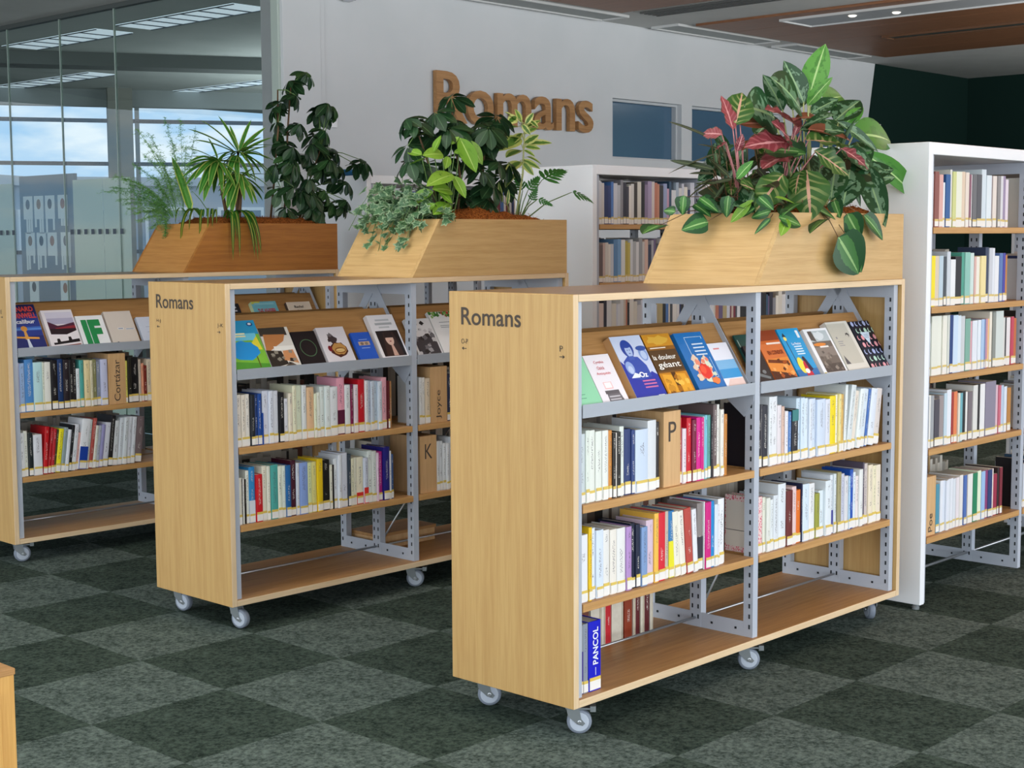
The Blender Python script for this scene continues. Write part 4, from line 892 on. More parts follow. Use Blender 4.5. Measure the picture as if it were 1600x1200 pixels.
_o1, _o2 = disc(.5, .52, .34, .25, 30), disc(.5, .52, .31, .228, 30)
ring = [('4c6c50', _o1 + _o1[:1] + _o2[:1] + _o2[::-1])]
face_book(LOC_B, RZ_B, .401, .124, .164, .012, '14141a', 'black face-out book with a thin green ring', ring)
face_book(LOC_B, RZ_B, .538, .150, .176, .03, 'd6d2d8', 'pale grey face-out book with a burnt fruit-like face', [('6a6468', disc(.40, .76, .09, .08, 12, 0, .3)), ('3a3034', disc(.44, .66, .17, .10, 14, 0, .3)), ('4a2018', disc(.54, .38, .30, .20, 18, 0, .1)), ('b88a4c', disc(.56, .40, .25, .16, 16, 0, .1)), ('8a5a2c', disc(.58, .36, .2, .08)), ('e0c080', disc(.58, .36, .16, .045)), ('4a2818', rect(.44, .72, .352, .36)), ('7a1c28', disc(.24, .42, .07, .08))])
face_book(LOC_B, RZ_B, .714, .104, .142, .012, '1f58c0', 'small royal blue face-out book with a tiny photo band', [('c0a890', rect(.22, .82, .55, .68)), ('7a6a5c', disc(.4, .61, .09, .05)), ('8a7868', disc(.64, .61, .09, .05))] + lines('a8c0e8', .3, .75, (.74, .45), .018))
face_book(LOC_B, RZ_B, .840, .152, .222, .022, 'eceaee', 'white face-out book with a portrait of a dark haired figure', [('1e1718', rect(.10, .94, .07, .64)), ('3a2622', [(.2, .07), (.85, .07), (.75, .6), (.35, .6)]), ('dcb8a8', disc(.52, .44, .15, .13)), ('2a1c1a', [(.36, .48), (.68, .48), (.66, .62), (.4, .62)]), ('d0a898', [(.46, .08), (.64, .08), (.58, .32), (.5, .32)]), ('8a2a30', disc(.53, .40, .04, .012)), ('b0b4b8', rect(.2, .84, .77, .82)), ('c4c6ca', rect(.26, .78, .86, .90)), ('c4c6ca', rect(.3, .7, .70, .735))])
face_book(LOC_B, RZ_B, 1.050, .150, .192, .016, 'dedfe2', 'white face-out book with black and white photograph beside the frame', [('3c3c42', rect(.08, .94, .06, .52))] + blobs(['6a6a70', 'c8c8cc', '222226', '9a9aa0'], 26, .1, .92, .08, .9, .03, .08))
face_book(LOC_B, RZ_B, 1.206, .150, .222, .016, 'e6e8ea', 'white face-out book topped with green leaves and red fruit', blobs(['4a8c3c', '3a7030', '88b060', 'c04038'], 26, .04, .96, .86, .99, .03, .06) + [('b02430', disc(.72, .40, .12, .07)), ('8a1c28', disc(.66, .37, .07, .05))] + lines('9aa0a4', .3, .9, (.74, .66, .62), .016))
# farthest trolley
face_book(LOC_C, RZ_C, .058, .164, .250, .02, '243a8a', 'blue face-out book with sword and red lettering on the farthest trolley', [('20285c', rect(0, 1, .78, 1)), ('3c6cc0', rect(0, 1, .42, .5)), ('6a9ad8', rect(0, 1, .44, .46)), ('1c2a6a', rect(0, 1, 0, .3)), ('d8943c', disc(.45, .46, .10, .06)), ('d8a050', [(.40, .22), (.52, .22), (.48, .44), (.42, .44)]), ('e0a040', [(.14, .26), (.84, .22), (.84, .26), (.14, .30)]), ('c8d0dc', [(.42, 0), (.56, 0), (.50, .23), (.44, .23)])],
          [('BERNARD', 'd84838', .06, .92, .84, .95), ('CORNWELL', 'd84838', .06, .96, .69, .81), ('Excalibur', 'e8e8ee', .06, .86, .57, .66)])
face_book(LOC_C, RZ_C, .246, .166, .212, .022, 'e6e0e4', 'white face-out book with dusky mountain and castle silhouette', [('b0acc4', rect(.10, .96, .62, .94)), ('d0ccdc', rect(.10, .96, .78, .94)), ('4a2038', [(.10, .40), (.96, .50), (.96, .66), (.6, .60), (.4, .58), (.1, .70)]), ('8a2a34', [(.3, .46), (.96, .5), (.96, .58), (.3, .52)]), ('221822', [(.1, .36), (.6, .34), (.96, .44), (.96, .5), (.1, .5)]), ('16161c', [(.10, .08), (.96, .14), (.96, .22), (.72, .20), (.70, .28), (.62, .28), (.60, .18), (.34, .16), (.32, .24), (.24, .24), (.22, .14), (.10, .14)]), ('8a4a40', [(.3, .03), (.96, .06), (.96, .09), (.3, .05)])])
face_book(LOC_C, RZ_C, .420, .150, .172, .016, 'eceef0', 'white face-out book lettered IF in tall green capitals', [], [('IF', '1f8a4c', .14, .82, .04, .86)])
face_book(LOC_C, RZ_C, .582, .154, .190, .02, 'd6ccc2', 'plain beige face-out book on the farthest trolley', [('2a2a2c', disc(.2, .05, .04, .03)), ('eceaea', rect(.34, .56, .44, .50)), ('dfdfe4', rect(.62, .95, .43, .47)), ('8a98b0', rect(.36, .53, .455, .485)), ('8a98b0', rect(.64, .92, .44, .46))])
face_book(LOC_C, RZ_C, .758, .13, .150, .018, 'ccd4e4', 'pale blue face-out book half hidden by the middle trolley', lines('a0acc4', .3, .9, (.6, .4), .02))
face_book(LOC_C, RZ_C, 1.30, .115, .205, .014, '23252c', 'black face-out book with grey stripes in the far bay of the farthest trolley', lines('b0b4bc', .2, .8, (.86, .76, .66), .05) + [('4a8ca4', rect(.1, .9, .1, .4))])
face_book(LOC_C, RZ_C, 1.50, .166, .212, .026, '6fb4c4', 'turquoise face-out book with red capitals on the farthest trolley', [('c8cc60', rect(0, .35, .93, 1)), ('88c4d0', rect(.1, .9, .9, .96))], [('THE WHISPER', 'c03848', .16, .88, .62, .78), ('IN ME', 'c03848', .3, .82, .38, .54)], side='c4d8b0')
face_book(LOC_C, RZ_C, 1.735, .164, .20, .02, 'dccfbe', 'cream face-out book with black name lettering on the farthest trolley', [('28282a', disc(.52, .06, .04, .06))], [('Rachel', '2a2624', .28, .66, .80, .88), ('Cusk', '2a2624', .34, .60, .66, .74), ('Kudos', '2a2624', .34, .66, .44, .51)], side='4a3c34')

# ---------------------------------------------------------------- the many further books: white bookcases and rear rows, one mass
SB = MB(); SBC = []
def sbox(base, rz, x, y, z, w, h, dp, hexc, lean=0., lab=True):
    c, s = math.cos(rz), math.sin(rz); la = math.tan(R(lean))
    def T_(px, py, pz): X, Y_ = x+px+la*pz, y+py; return (base.x+c*X-s*Y_, base.y+s*X+c*Y_, z+pz)
    n = len(SB.v); SB.v += [T_(*p) for p in ((0,0,0),(w,0,0),(w,dp,0),(0,dp,0),(0,0,h),(w,0,h),(w,dp,h),(0,dp,h))]
    pg = lin('cfc8b8')
    for q, cc in (((0,3,2,1), lin(hexc)), ((4,5,6,7), pg), ((0,1,5,4), lin(hexc)), ((1,2,6,5), lin(hexc)), ((2,3,7,6), pg), ((3,0,4,7), lin(hexc))):
        SB.f.append(tuple(n+k for k in q)); SB.m.append(0); SBC.append((cc, 4))
    if lab:
        jz = PR5.uniform(-.004, .004)
        for za, zb, cc in ((.004, .028+jz, lin('e6e4de')), (.028+jz, .037+jz, lin('d8c070'))):
            n = len(SB.v); SB.v += [T_(.001, -.001, za), T_(w-.001, -.001, za), T_(w-.001, -.001, zb), T_(.001, -.001, zb)]; SB.f.append((n, n+1, n+2, n+3)); SB.m.append(0); SBC.append((cc, 4))
random.seed(77)
for k, z in enumerate(DZ):
    for tok in ROWS['D%d' % (k+1)].split():
        f = tok.split(',')
        if f[3] == 'WOOD': divider(LOC_D, 0., int(f[0])/1000, .03, z, int(f[1])/1000, int(f[2])/1000, f[4], DIVL[f[4]]); continue
        sbox(LOC_D, 0., int(f[0])/1000, .03+random.uniform(0, .008), z+.0005, int(f[1])/1000-.001, int(f[2])/1000, random.uniform(.13, .155), f[3])
PAL = 'c8c8cc 203060 4c78b8 d8dce0 8a8a90 2a2a3a e4e0d8 3a3430 d8d4c8 1a1a1e 6a5a80 e0d0c8 c07a60 d0d4e0 e8e6e0 a8b8c8 7a2838 dfe2e6 b8a878 30506c e6e2d6 dadada c8b8a8 444850'.split()
PALE = 'cfc6b6 d6cebf c4bbac b8b0a4 d8d2c6 aaa49a cdc3b0 3a3632 d2cabc c0b8a8 6a5c50 d4ccc0 bcb4a6 2a2826 7a4a3a'.split()
def fill(base, rz, x0, x1, y, z, pal, hmin=.185, hmax=.24, lab=True, dp=.14):
    x = x0
    while x < x1-.012:
        w = random.uniform(.012, .042); w = min(w, x1-x)
        sbox(base, rz, x, y, z+.0005, w-.001, random.uniform(hmin, hmax), dp*random.uniform(.9, 1.05), random.choice(pal), 0, lab); x += w
EZ = [1.63, 1.32, 1.0]
E1 = 'c8c8cc c8c4c0 203060 2c3c70 4c78b8 c8ccd4 b8bcc4 8a8a90 2a2a3a 3a3a48 e4e0d8 d8d4d0 3a3430 d8d4c8 1a1a1e 8a7a98 a898b8 d8ccc8 c07a60 c88a70 2c2c30 98a4c8 c8a0b8'.split()
E2 = '6a5a58 c8b0a8 d0ccc4 e0dcd4 c8ccd4 5c88b4 74a0cc dfe2e0 b8a848 c8b858 d4d8dc b0b4b8 dfe0e2 989ca0 c8c4c0 d8b8a8 283050 a8a8b0'.split()
for E_, pal_, z in ((LOC_E, E1, 1.63), (LOC_E, E2, 1.32)):
    x = .085
    for c_ in pal_:
        w = random.uniform(.018, .036); sbox(E_, 0., x, .03, z+.0005, w-.001, random.uniform(.195, .24), .14, c_); x += w
    fill(E_, 0., x, .93, .03, z, PAL)
fill(LOC_E, 0., .085, .93, .03, 1.0, PAL); fill(LOC_E, 0., 1.0, 1.9, .03, 1.63, PAL); fill(LOC_E, 0., 1.0, 1.9, .03, 1.32, PAL); fill(LOC_E, 0, 1.0, 1.9, .03, 1.0, PAL)
fill(LOC_F, 0., .085, .93, .03, 1.63, PAL); fill(LOC_F, 0., .085, .93, .03, 1.32, PAL); fill(LOC_F, 0., 1.0, 1.9, .03, 1.63, PAL)
fill(LOC_E, 0., .085, .9, .36, 1.32, PALE, lab=False); fill(LOC_E, 0., .085, .9, .36, 1.63, PALE, lab=False)
for z, e_ in zip(DZ, (.6, .93, .93, .8, .93)): fill(LOC_D, 0., .09, e_, .36, z, PALE + ['c8a878', 'b89868'], lab=False)
for z in DZ: fill(LOC_D, 0., 1.0, 1.75, .03, z, PAL)
for base, rz, spans in ((LOC_A, RZ_A, ((.07, .93, S1), (.07, .9, S2), (1.05, 1.45, S1), (1.05, 1.5, S2))), (LOC_B, RZ_B, ((.07, .75, S1), (.07, .7, S2), (1.06, 1.9, S1), (1.06, 1.6, S2))), (LOC_C, RZ_C, ((.07, .9, S1), (.07, .8, S2), (1.06, 1.9, S1)))):
    for a, b, z in spans: fill(base, rz, a, b, .36, z, PALE, .2, .25, False)
so = SB.build('book_rows', ATTR); ca = so.data.color_attributes.new('Col', 'FLOAT_COLOR', 'CORNER')
cols = []
for cc, n in SBC: cols += list(cc)*n
ca.data.foreach_set('color', cols)
tag(so, 'rows of further books in the white bookcases and rear shelves', 'books', kind='stuff')
# flat storage box on the base board of the middle trolley
bx = tag(empty('storage_box', (LOC_B.x+1.0, LOC_B.y+.30, BOT+TH+.0)), 'shallow beige wooden box on the base board of the middle trolley', 'box')
MB().box(0.04, .40, 0, .2, 0, .06).build('body', DIVIDER, bx, bevel=.003); MB().box(.035, .405, -.004, .204, .06, .075).build('lid', OAK_SHELF, bx, bevel=.002)

# ================================================================ plants
LV = {}
LV['A_green']='''1697,250,2111,1743,220,2301,.46,G 1605,200,2063,1631,120,2161,.40,G 1683,270,2083,1603,300,2231,.5,D 1579,220,2049,1367,180,2152,.62,D 1581,300,2050,1499,320,2171,.45,D 1397,220,2008,1191,180,2037,.75,D 1664,220,2036,1728,150,2095,.6,D 1879,300,2097,2111,340,2151,.35,G 1889,250,2022,2015,220,2111,.65,D 1909,220,2006,1982,180,2077,.42,G 1974,220,1966,2297,200,1978,.38,G 1794,180,2004,1969,100,1903,.2,D 2001,180,1888,2319,80,1721,.22,G 1832,180,1900,1961,100,1827,.5,D 1782,120,1814,1630,50,1699,.55,D 1934,140,1833,1843,0,1615,.3,D 1723,150,1816,1584,80,1710,.5,D 1671,180,1858,1530,100,1775,.5,D 1340,200,1848,1293,120,1776,.6,D 1113,182,1771,1119,126,1830,.4,G 2055,250,1941,1965,150,1860,.5,D 1683,320,2058,1794,350,2153,.5,D 1814,250,2018,1747,150,1924,.5,D 2088,250,1808,2137,200,1718,.5,D 2101,300,1772,2158,280,1689,.5,D 1413,300,1944,1517,320,2013,.5,D 1293,200,1772,1121,131,1707,.5,D 1996,300,1911,1931,200,1817,.5,D'''
LV['A_red']='''1108,200,1948,1101,239,2066,.42,R 1124,200,1966,1200,220,2091,.62,Q 1102,244,1931,1089,322,1939,.6,R 1153,200,1967,1297,180,1981,.42,O 1357,120,1899,1221,80,1978,.48,R 1333,120,1905,1117,132,1898,.4,R 1446,150,1969,1200,100,2037,.36,R 1523,200,2006,1705,200,2030,.2,O 1525,140,1962,1778,100,1947,.24,O 1450,100,1916,1667,60,1917,.48,Q 1502,100,1877,1645,40,1798,.42,Q 1685,100,1894,1838,60,1832,.28,R 1409,80,1798,1316,0,1644,.66,Q 1276,100,1783,1125,98,1667,.48,Q 1111,182,1869,1113,160,1924,.5,R 1105,226,1900,1097,277,1876,.5,R 1386,150,1848,1166,100,1838,.4,R 1512,200,1944,1517,180,1998,.4,R 1587,200,2003,1639,150,1961,.5,Q 1172,200,1875,1295,220,1935,.4,O 1425,200,1885,1338,200,1936,.45,R 1396,100,1799,1299,60,1728,.5,Q'''
LV['A_spiky']='''1095,288,1919,1061,461,1997,.06,N 1098,277,1806,1063,454,1849,.12,N 1100,262,1862,1062,463,1800,.07,N 1101,255,1878,1085,343,1905,.08,N 1098,277,1790,1080,378,1799,.12,N 1094,306,1751,1079,386,1705,.12,N 1106,226,1834,1100,255,1928,.1,N 1108,218,1781,1095,291,1843,.2,N 1110,204,1768,1096,291,1757,.22,N 1112,189,1774,1120,131,1720,.15,N 1101,262,1756,1086,350,1758,.2,N 1096,291,1770,1084,357,1738,.2,N 1106,233,1749,1099,277,1697,.2,N 1202,220,1797,1267,200,1839,.3,N 1293,250,1828,1390,250,1872,.3,N 1268,200,1812,1290,150,1750,.3,N 1116,160,1747,1111,204,1702,.2,N 1104,240,1795,1092,306,1864,.15,N 1198,250,1825,1128,250,1876,.3,N 1294,250,1774,1346,220,1801,.3,N'''
LV['A_heart']='''1096,305,1615,1038,365,1593,.75,H 1070,430,1655,1061,473,1661,.7,H 1037,475,1604,943,475,1583,.85,H 1077,394,1709,1076,402,1648,.8,H 1090,328,1701,1102,262,1660,.6,H 1109,218,1705,1109,226,1637,.6,H 1121,131,1681,1098,194,1619,.35,L 1130,54,1650,1123,125,1633,.5,H 1134,12,1627,1219,-20,1607,.65,H 1130,54,1622,1096,90,1576,.25,H 1160,0,1620,1105,-15,1573,.45,L 1398,-10,1620,1268,-30,1586,.4,H 1572,0,1639,1606,-30,1561,.75,H 1699,0,1633,1792,-30,1556,.45,H 1539,40,1691,1513,0,1635,.6,H 1317,40,1681,1136,0,1652,.5,H 1123,116,1661,1118,160,1635,.5,H 1086,350,1678,1098,291,1643,.6,H 1125,94,1700,1131,43,1660,.6,H 1385,20,1662,1464,-10,1628,.5,H 1466,-30,1547,1590,-40,1430,.72,H 1541,-20,1553,1637,-30,1435,.6,H 1164,50,1699,1237,20,1683,.3,L 1118,160,1668,1122,123,1690,.5,L'''
LV['B_schef']='''1503,280,2218 1370,250,2138 1214,220,2090 1461,200,2102 1387,180,2063 1347,250,2026 1153,200,1974 1616,200,2087 1609,160,2026 1783,250,2138 1657,120,1916 1811,200,1916 1544,120,1874 1631,140,1814 1540,250,1800 1579,200,1783 1618,150,1744 1291,250,1894 1528,250,1737 1480,300,1933 1628,280,1961 1476,320,1847 1868,300,1857'''
LV['B_lime']='''1218,100,1950,1239,80,2015,.42,L 1182,100,1922,1145,218,1877,.35,L 1160,120,1934,1148,198,1955,.4,L 1389,100,2007,1411,30,1875,.42,L 1463,120,2002,1506,80,1910,.4,L 1350,100,1949,1400,80,1960,.4,L 1270,100,1937,1160,82,1939,.45,L 1308,80,1845,1160,60,1815,.42,L 1329,80,1836,1345,30,1754,.4,L 1302,80,1775,1189,50,1789,.5,L 1265,60,1714,1160,33,1675,.5,L 1186,80,1766,1148,171,1743,.38,L 1156,92,1736,1148,171,1726,.4,L 1327,120,1928,1294,100,1881,.5,L 1214,60,1766,1263,30,1725,.5,L 1369,140,1991,1392,120,2022,.5,L 1306,100,1806,1245,80,1849,.4,L 1172,50,1713,1155,97,1683,.4,L'''
LV['B_yellow']='''1990,300,2123,1906,300,2176,.4,Y 2002,300,2132,1988,320,2190,.4,Y 2039,300,2125,2067,280,2175,.4,Y 2051,300,2109,2116,280,2145,.4,Y 2014,300,2116,2020,260,2073,.4,Y 1978,300,2106,1873,280,2100,.4,Y 1989,300,2049,1815,260,1995,.35,Y 1989,300,2041,1896,280,2060,.4,Y 2026,300,2026,2103,280,2070,.35,Y 2050,300,2027,2175,260,2038,.22,Y 2038,300,2010,2093,260,2006,.4,Y 2026,300,1993,2056,260,1968,.4,Y 1989,300,1991,1862,260,1961,.35,Y 2013,300,1943,2093,260,1911,.3,Y 2013,300,1935,2043,260,1876,.35,Y 1989,300,1934,1862,260,1888,.35,Y 2002,300,2074,1920,280,2029,.4,Y 2026,300,2075,2091,280,2110,.4,Y 1966,300,2154,1897,280,2125,.5,Y 2064,300,2143,2081,260,2109,.5,Y 1710,150,1737,1677,140,1815,.2,Y 1745,150,1722,1746,140,1785,.2,Y 2050,300,1961,2105,260,1936,.3,Y 1976,300,1876,1849,260,1831,.3,Y'''
LV['B_frond']='''2155,300,1851,2338,280,1919,.9,F 1959,150,1749,2032,100,1712,.5,F 2265,200,1788,2445,180,1738,.5,F 2049,300,1795,2127,280,1879,.8,F 2033,320,1795,1952,300,1875,.8,F 2019,250,1743,2036,220,1817,.8,F 1934,250,1726,1831,220,1789,.7,F'''
LV['B_stem']='''1962,300,1649 1981,300,1744 2013,300,1877 2020,300,1993 2033,300,2125'''
LV['C_schef']='''1913,300,2455 2049,300,2512 1821,250,2331 1887,200,2367 2089,250,2303 2158,200,2318 1786,250,2214 1867,150,2202 2092,200,2180 1773,150,2091 1956,150,2099 2162,200,2073 1703,150,1972 1814,120,1949 2023,150,1956 2203,200,1974 1731,150,1842 1856,120,1825 2043,150,1837 2245,200,1890 2338,220,1994 1764,150,1735 1938,150,1748 2099,150,1764 2150,120,1750 1779,250,2107 1892,100,1897 2060,120,2011 1768,100,2018 1954,100,1790'''
LV['C_dracaena']='''1484,200,2040,1405,220,2189,.1,S 1478,200,2040,1289,200,2165,.13,S 1495,200,2045,1576,220,2183,.09,S 1501,200,2041,1633,180,2149,.12,S 1506,200,2032,1661,160,2101,.11,S 1506,200,2027,1683,140,1999,.12,S 1500,200,2023,1670,140,1929,.1,S 1461,200,2035,1200,180,2115,.14,S 1461,200,2030,1208,150,2063,.14,S 1484,200,2045,1471,240,2156,.1,S 1489,200,2041,1622,200,2105,.1,S 1494,200,2018,1606,120,2055,.1,S 1472,200,2017,1485,100,1905,.12,S 1466,200,2017,1340,100,1883,.13,S 1472,200,2013,1391,80,1875,.12,S 1338,200,1985,1152,223,1905,.13,S 1338,200,1985,1152,202,1864,.12,S 1333,200,1994,1174,180,2028,.13,S 1338,200,1981,1165,100,1817,.13,S 1343,200,1976,1177,80,1786,.12,S 1338,200,1985,1157,180,1961,.12,S 1343,200,1981,1202,60,1852,.12,S 1349,200,1986,1340,100,1901,.12,S 1333,200,1994,1160,130,1986,.13,S 1349,200,1995,1308,200,2083,.12,S 1344,200,1990,1158,116,1897,.13,S 1359,200,1968,1291,80,1828,.12,S 1466,180,1916,1312,60,1747,.14,S 1466,180,1916,1348,80,1712,.14,S 1471,180,1921,1484,80,1822,.12,S 1477,180,1921,1529,100,1801,.1,S 1477,180,1925,1626,120,1858,.1,S 1460,180,1920,1301,80,1792,.12,S 1471,180,1921,1418,60,1785,.12,S 1455,180,1925,1296,100,1864,.12,S 1477,180,1925,1518,100,1887,.12,S 1149,166,1712,1149,305,1947,.1,S 1250,150,1699,1163,140,1796,.08,S'''
LV['C_spider']='''1152,87,1684,1118,222,1520,.11,T 1158,80,1684,1145,180,1605,.12,T 1168,80,1680,1134,67,1532,.13,T 1190,80,1684,1152,19,1591,.12,T 1211,80,1680,1169,0,1617,.13,T 1232,80,1676,1210,20,1639,.13,T 1319,80,1672,1267,-40,1448,.11,T 1336,80,1672,1311,-40,1465,.1,T 1352,80,1676,1407,-40,1464,.12,T 1374,80,1676,1449,-40,1475,.12,T 1363,80,1672,1429,-40,1439,.08,T 1297,80,1676,1309,-20,1550,.12,T 1430,80,1668,1450,-10,1585,.1,T 1147,202,1686,1139,302,1642,.1,T'''
LV['C_fern']='''1141,288,1678,846,475,1838,1,A 1139,317,1687,805,475,1815,1,A 1138,331,1687,890,475,1772,1,A 1141,288,1687,989,475,1967,1,A 1143,259,1686,1092,475,2074,1,A 1158,250,1686,1151,395,2216,1,A 1178,280,1687,1201,320,2205,1,A 1179,250,1686,1268,280,2144,1,A 1141,288,1687,1017,475,2160,1,A 1141,288,1687,1100,475,2137,1,A 1137,345,1678,941,475,1755,1,A 1137,345,1678,990,475,1702,1,A 1133,388,1670,1117,368,1572,1,A 1135,360,1670,1093,475,1621,1,A 1139,317,1678,1047,475,1824,1,A 1139,317,1687,925,475,1889,1,A 1147,250,1686,1151,331,2092,1,A 1158,250,1686,1193,260,2068,1,A 1143,259,1686,1148,317,1966,1,A 1135,374,1674,1020,475,1661,1,A 1138,331,1687,965,475,1859,1,A 1141,288,1687,1141,431,1997,1,A 1146,280,1687,1064,475,2023,1,A 1138,331,1678,1087,475,1762,1,A 1139,317,1678,1134,460,1862,1,A 1137,345,1678,1004,475,1797,1,A 1136,360,1674,950,475,1724,1,A 1138,331,1687,874,475,1901,1,A 1144,245,1686,1176,200,1989,1,A 1140,302,1687,1113,475,1907,1,A 1141,288,1682,1142,388,1923,1,A 1136,352,1674,1064,475,1707,1,A'''

def leaf_mat(name, build, rough=.38, trans=.22, tcol=None):
    m, N, L, B = new_mat(name)
    uv = N.new('ShaderNodeUVMap'); uv.uv_map = 'UVMap'; sp = N.new('ShaderNodeSeparateXYZ'); L.new(uv.outputs[0], sp.inputs[0])
    def mth(op, a, b=None, c=None):
        q = N.new('ShaderNodeMath'); q.operation = op
        for i, s_ in enumerate((a, b, c)):
            if s_ is None: continue
            if isinstance(s_, (int, float)): q.inputs[i].default_value = s_
            else: L.new(s_, q.inputs[i])
        return q.outputs[0]
    u = sp.outputs[0]; v = mth('ABSOLUTE', mth('MULTIPLY_ADD', sp.outputs[1], 2.0, -1.0))
    oi = N.new('ShaderNodeObjectInfo'); tc = N.new('ShaderNodeTexCoord')
    no = N.new('ShaderNodeTexNoise'); no.inputs['Scale'].default_value = 7; no.inputs['Detail'].default_value = 4
    cb = N.new('ShaderNodeCombineXYZ'); L.new(mth('MULTIPLY', oi.outputs['Random'], 50.), cb.inputs[2]); L.new(mth('MULTIPLY', u, 1.0), cb.inputs[0]); L.new(mth('MULTIPLY', sp.outputs[1], .6), cb.inputs[1]); L.new(cb.outputs[0], no.inputs['Vector'])
    def mix(f, a, b):
        q = N.new('ShaderNodeMix'); q.data_type = 'RGBA'; q.clamp_factor = True
        for i, s_ in ((0, f), (6, a), (7, b)):
            if isinstance(s_, str): q.inputs[i].default_value = lin(s_)
            elif isinstance(s_, (int, float)): q.inputs[i].default_value = s_
            else: L.new(s_, q.inputs[i])
        return q.outputs[2]
    c = build(mth, mix, u, v, no.outputs[0], oi.outputs['Random'])
    L.new(c, B.inputs['Base Color']); B.inputs['Roughness'].default_value = rough; B.inputs['Specular IOR Level'].default_value = .4
    tr = N.new('ShaderNodeBsdfTranslucent'); L.new(c, tr.inputs[0]); ms = N.new('ShaderNodeMixShader'); ms.inputs[0].default_value = trans
    out = N['Material Output']; L.new(B.outputs[0], ms.inputs[1]); L.new(tr.outputs[0], ms.inputs[2]); L.new(ms.outputs[0], out.inputs[0])
    return m
def midrib(mth, v, w): return mth('LESS_THAN', v, w)
def veins(mth, u, v, n, w): return mth('GREATER_THAN', mth('SINE', mth('MULTIPLY', mth('SUBTRACT', u, mth('MULTIPLY', v, .22)), n*6.283)), w)
LM = {
 'G': leaf_mat('leaf_bright_green', lambda m, x, u, v, n, r: x(midrib(m, v, .07), x(m('MULTIPLY', m('GREATER_THAN', n, .55), .6), x(r, '4a8c34', '63a448'), '3a7430'), 'b4d890')),
 'D': leaf_mat('leaf_silver_green', lambda m, x, u, v, n, r: x(midrib(m, v, .06), x(m('MULTIPLY', m('GREATER_THAN', m('ADD', n, m('MULTIPLY', v, -.25)), .40), .75), x(r, '1f4428', '2c5a34'), x(r, '6f9a78', '88a98a')), '9cc08c')),
 'R': leaf_mat('leaf_red', lambda m, x, u, v, n, r: x(midrib(m, v, .10), x(m('MULTIPLY', veins(m, u, v, 7, .55), .5), x(m('GREATER_THAN', m('ADD', v, m('MULTIPLY', n, .5)), 1.12), x(r, '98444a', '743038'), '54402e'), 'b4686e'), 'd89a9a')),
 'O': leaf_mat('leaf_bronze', lambda m, x, u, v, n, r: x(midrib(m, v, .09), x(n, '6a3a24', '8c5038'), 'c07a68')),
 'Q': leaf_mat('leaf_green_pink_veins', lambda m, x, u, v, n, r: x(midrib(m, v, .08), x(m('MULTIPLY', veins(m, u, v, 6, .5), m('MULTIPLY', m('SUBTRACT', 1.05, v), .8)), x(n, '2c5428', '44702c'), 'a8b070'), 'd8a890')),
 'N': leaf_mat('leaf_dark_narrow', lambda m, x, u, v, n, r: x(midrib(m, v, .12), x(r, '2a3c22', '40382a'), '5c6a40'), rough=.5),
 'H': leaf_mat('leaf_heart', lambda m, x, u, v, n, r: x(midrib(m, v, .07), x(m('MULTIPLY', m('LESS_THAN', m('ADD', v, m('MULTIPLY', n, .5)), .72), .7), '24502c', x(r, '4a8440', '5c9a48')), '98c07c')),
 'L': leaf_mat('leaf_lime', lambda m, x, u, v, n, r: x(midrib(m, v, .07), x(m('MULTIPLY', m('GREATER_THAN', n, .6), .5), x(r, '6a9c2a', '84ac3c'), '568a24'), 'a8c868')),
 'K': leaf_mat('leaf_deep_green', lambda m, x, u, v, n, r: x(midrib(m, v, .08), x(r, '17351f', '2a4c2c'), '466a44'), rough=.3),
 'M': leaf_mat('leaf_mid_green', lambda m, x, u, v, n, r: x(midrib(m, v, .08), x(r, '1c4026', '3c6636'), '5c8050'), rough=.32),
 'Y': leaf_mat('leaf_variegated_yellow', lambda m, x, u, v, n, r: x(m('GREATER_THAN', m('ADD', v, m('MULTIPLY', n, .5)), .72), x(r, '4f7c34', '6a9440'), x(r, 'd0d88a', 'bccc70'))),
 'F': leaf_mat('leaf_frond', lambda m, x, u, v, n, r: x(n, '28602a', '468a3c')),
 'S': leaf_mat('leaf_striped', lambda m, x, u, v, n, r: x(m('GREATER_THAN', v, .72), x(m('LESS_THAN', v, .16), x(r, '35762a', '4c8c34'), '5c9a40'), x(r, 'a4c068', 'b8c060'))),
 'T': leaf_mat('leaf_strap', lambda m, x, u, v, n, r: x(m('LESS_THAN', v, .22), x(r, '2c6a22', '3e7c28'), x(u, '4c8428', 'd8cc60'))),
 'I': leaf_mat('leaf_ivy', lambda m, x, u, v, n, r: x(m('GREATER_THAN', m('ADD', v, m('MULTIPLY', n, .6)), 1.02), x(m('GREATER_THAN', n, .52), x(r, '3a5e3e', '527a50'), x(r, '688c68', '587e58')), '90aa84')),
 'A': leaf_mat('fern_green', lambda m, x, u, v, n, r: x(r, '4c8c3c', '78a850'), trans=.35),
}
STEM_G = flat('stem_green', '5a7a40', .5); STEM_P = flat('stem_pink', 'b87a7c', .5); STEM_B = flat('stem_brown', '6a5038', .7); STEM_Y = flat('stem_pale', 'b0b878', .5)
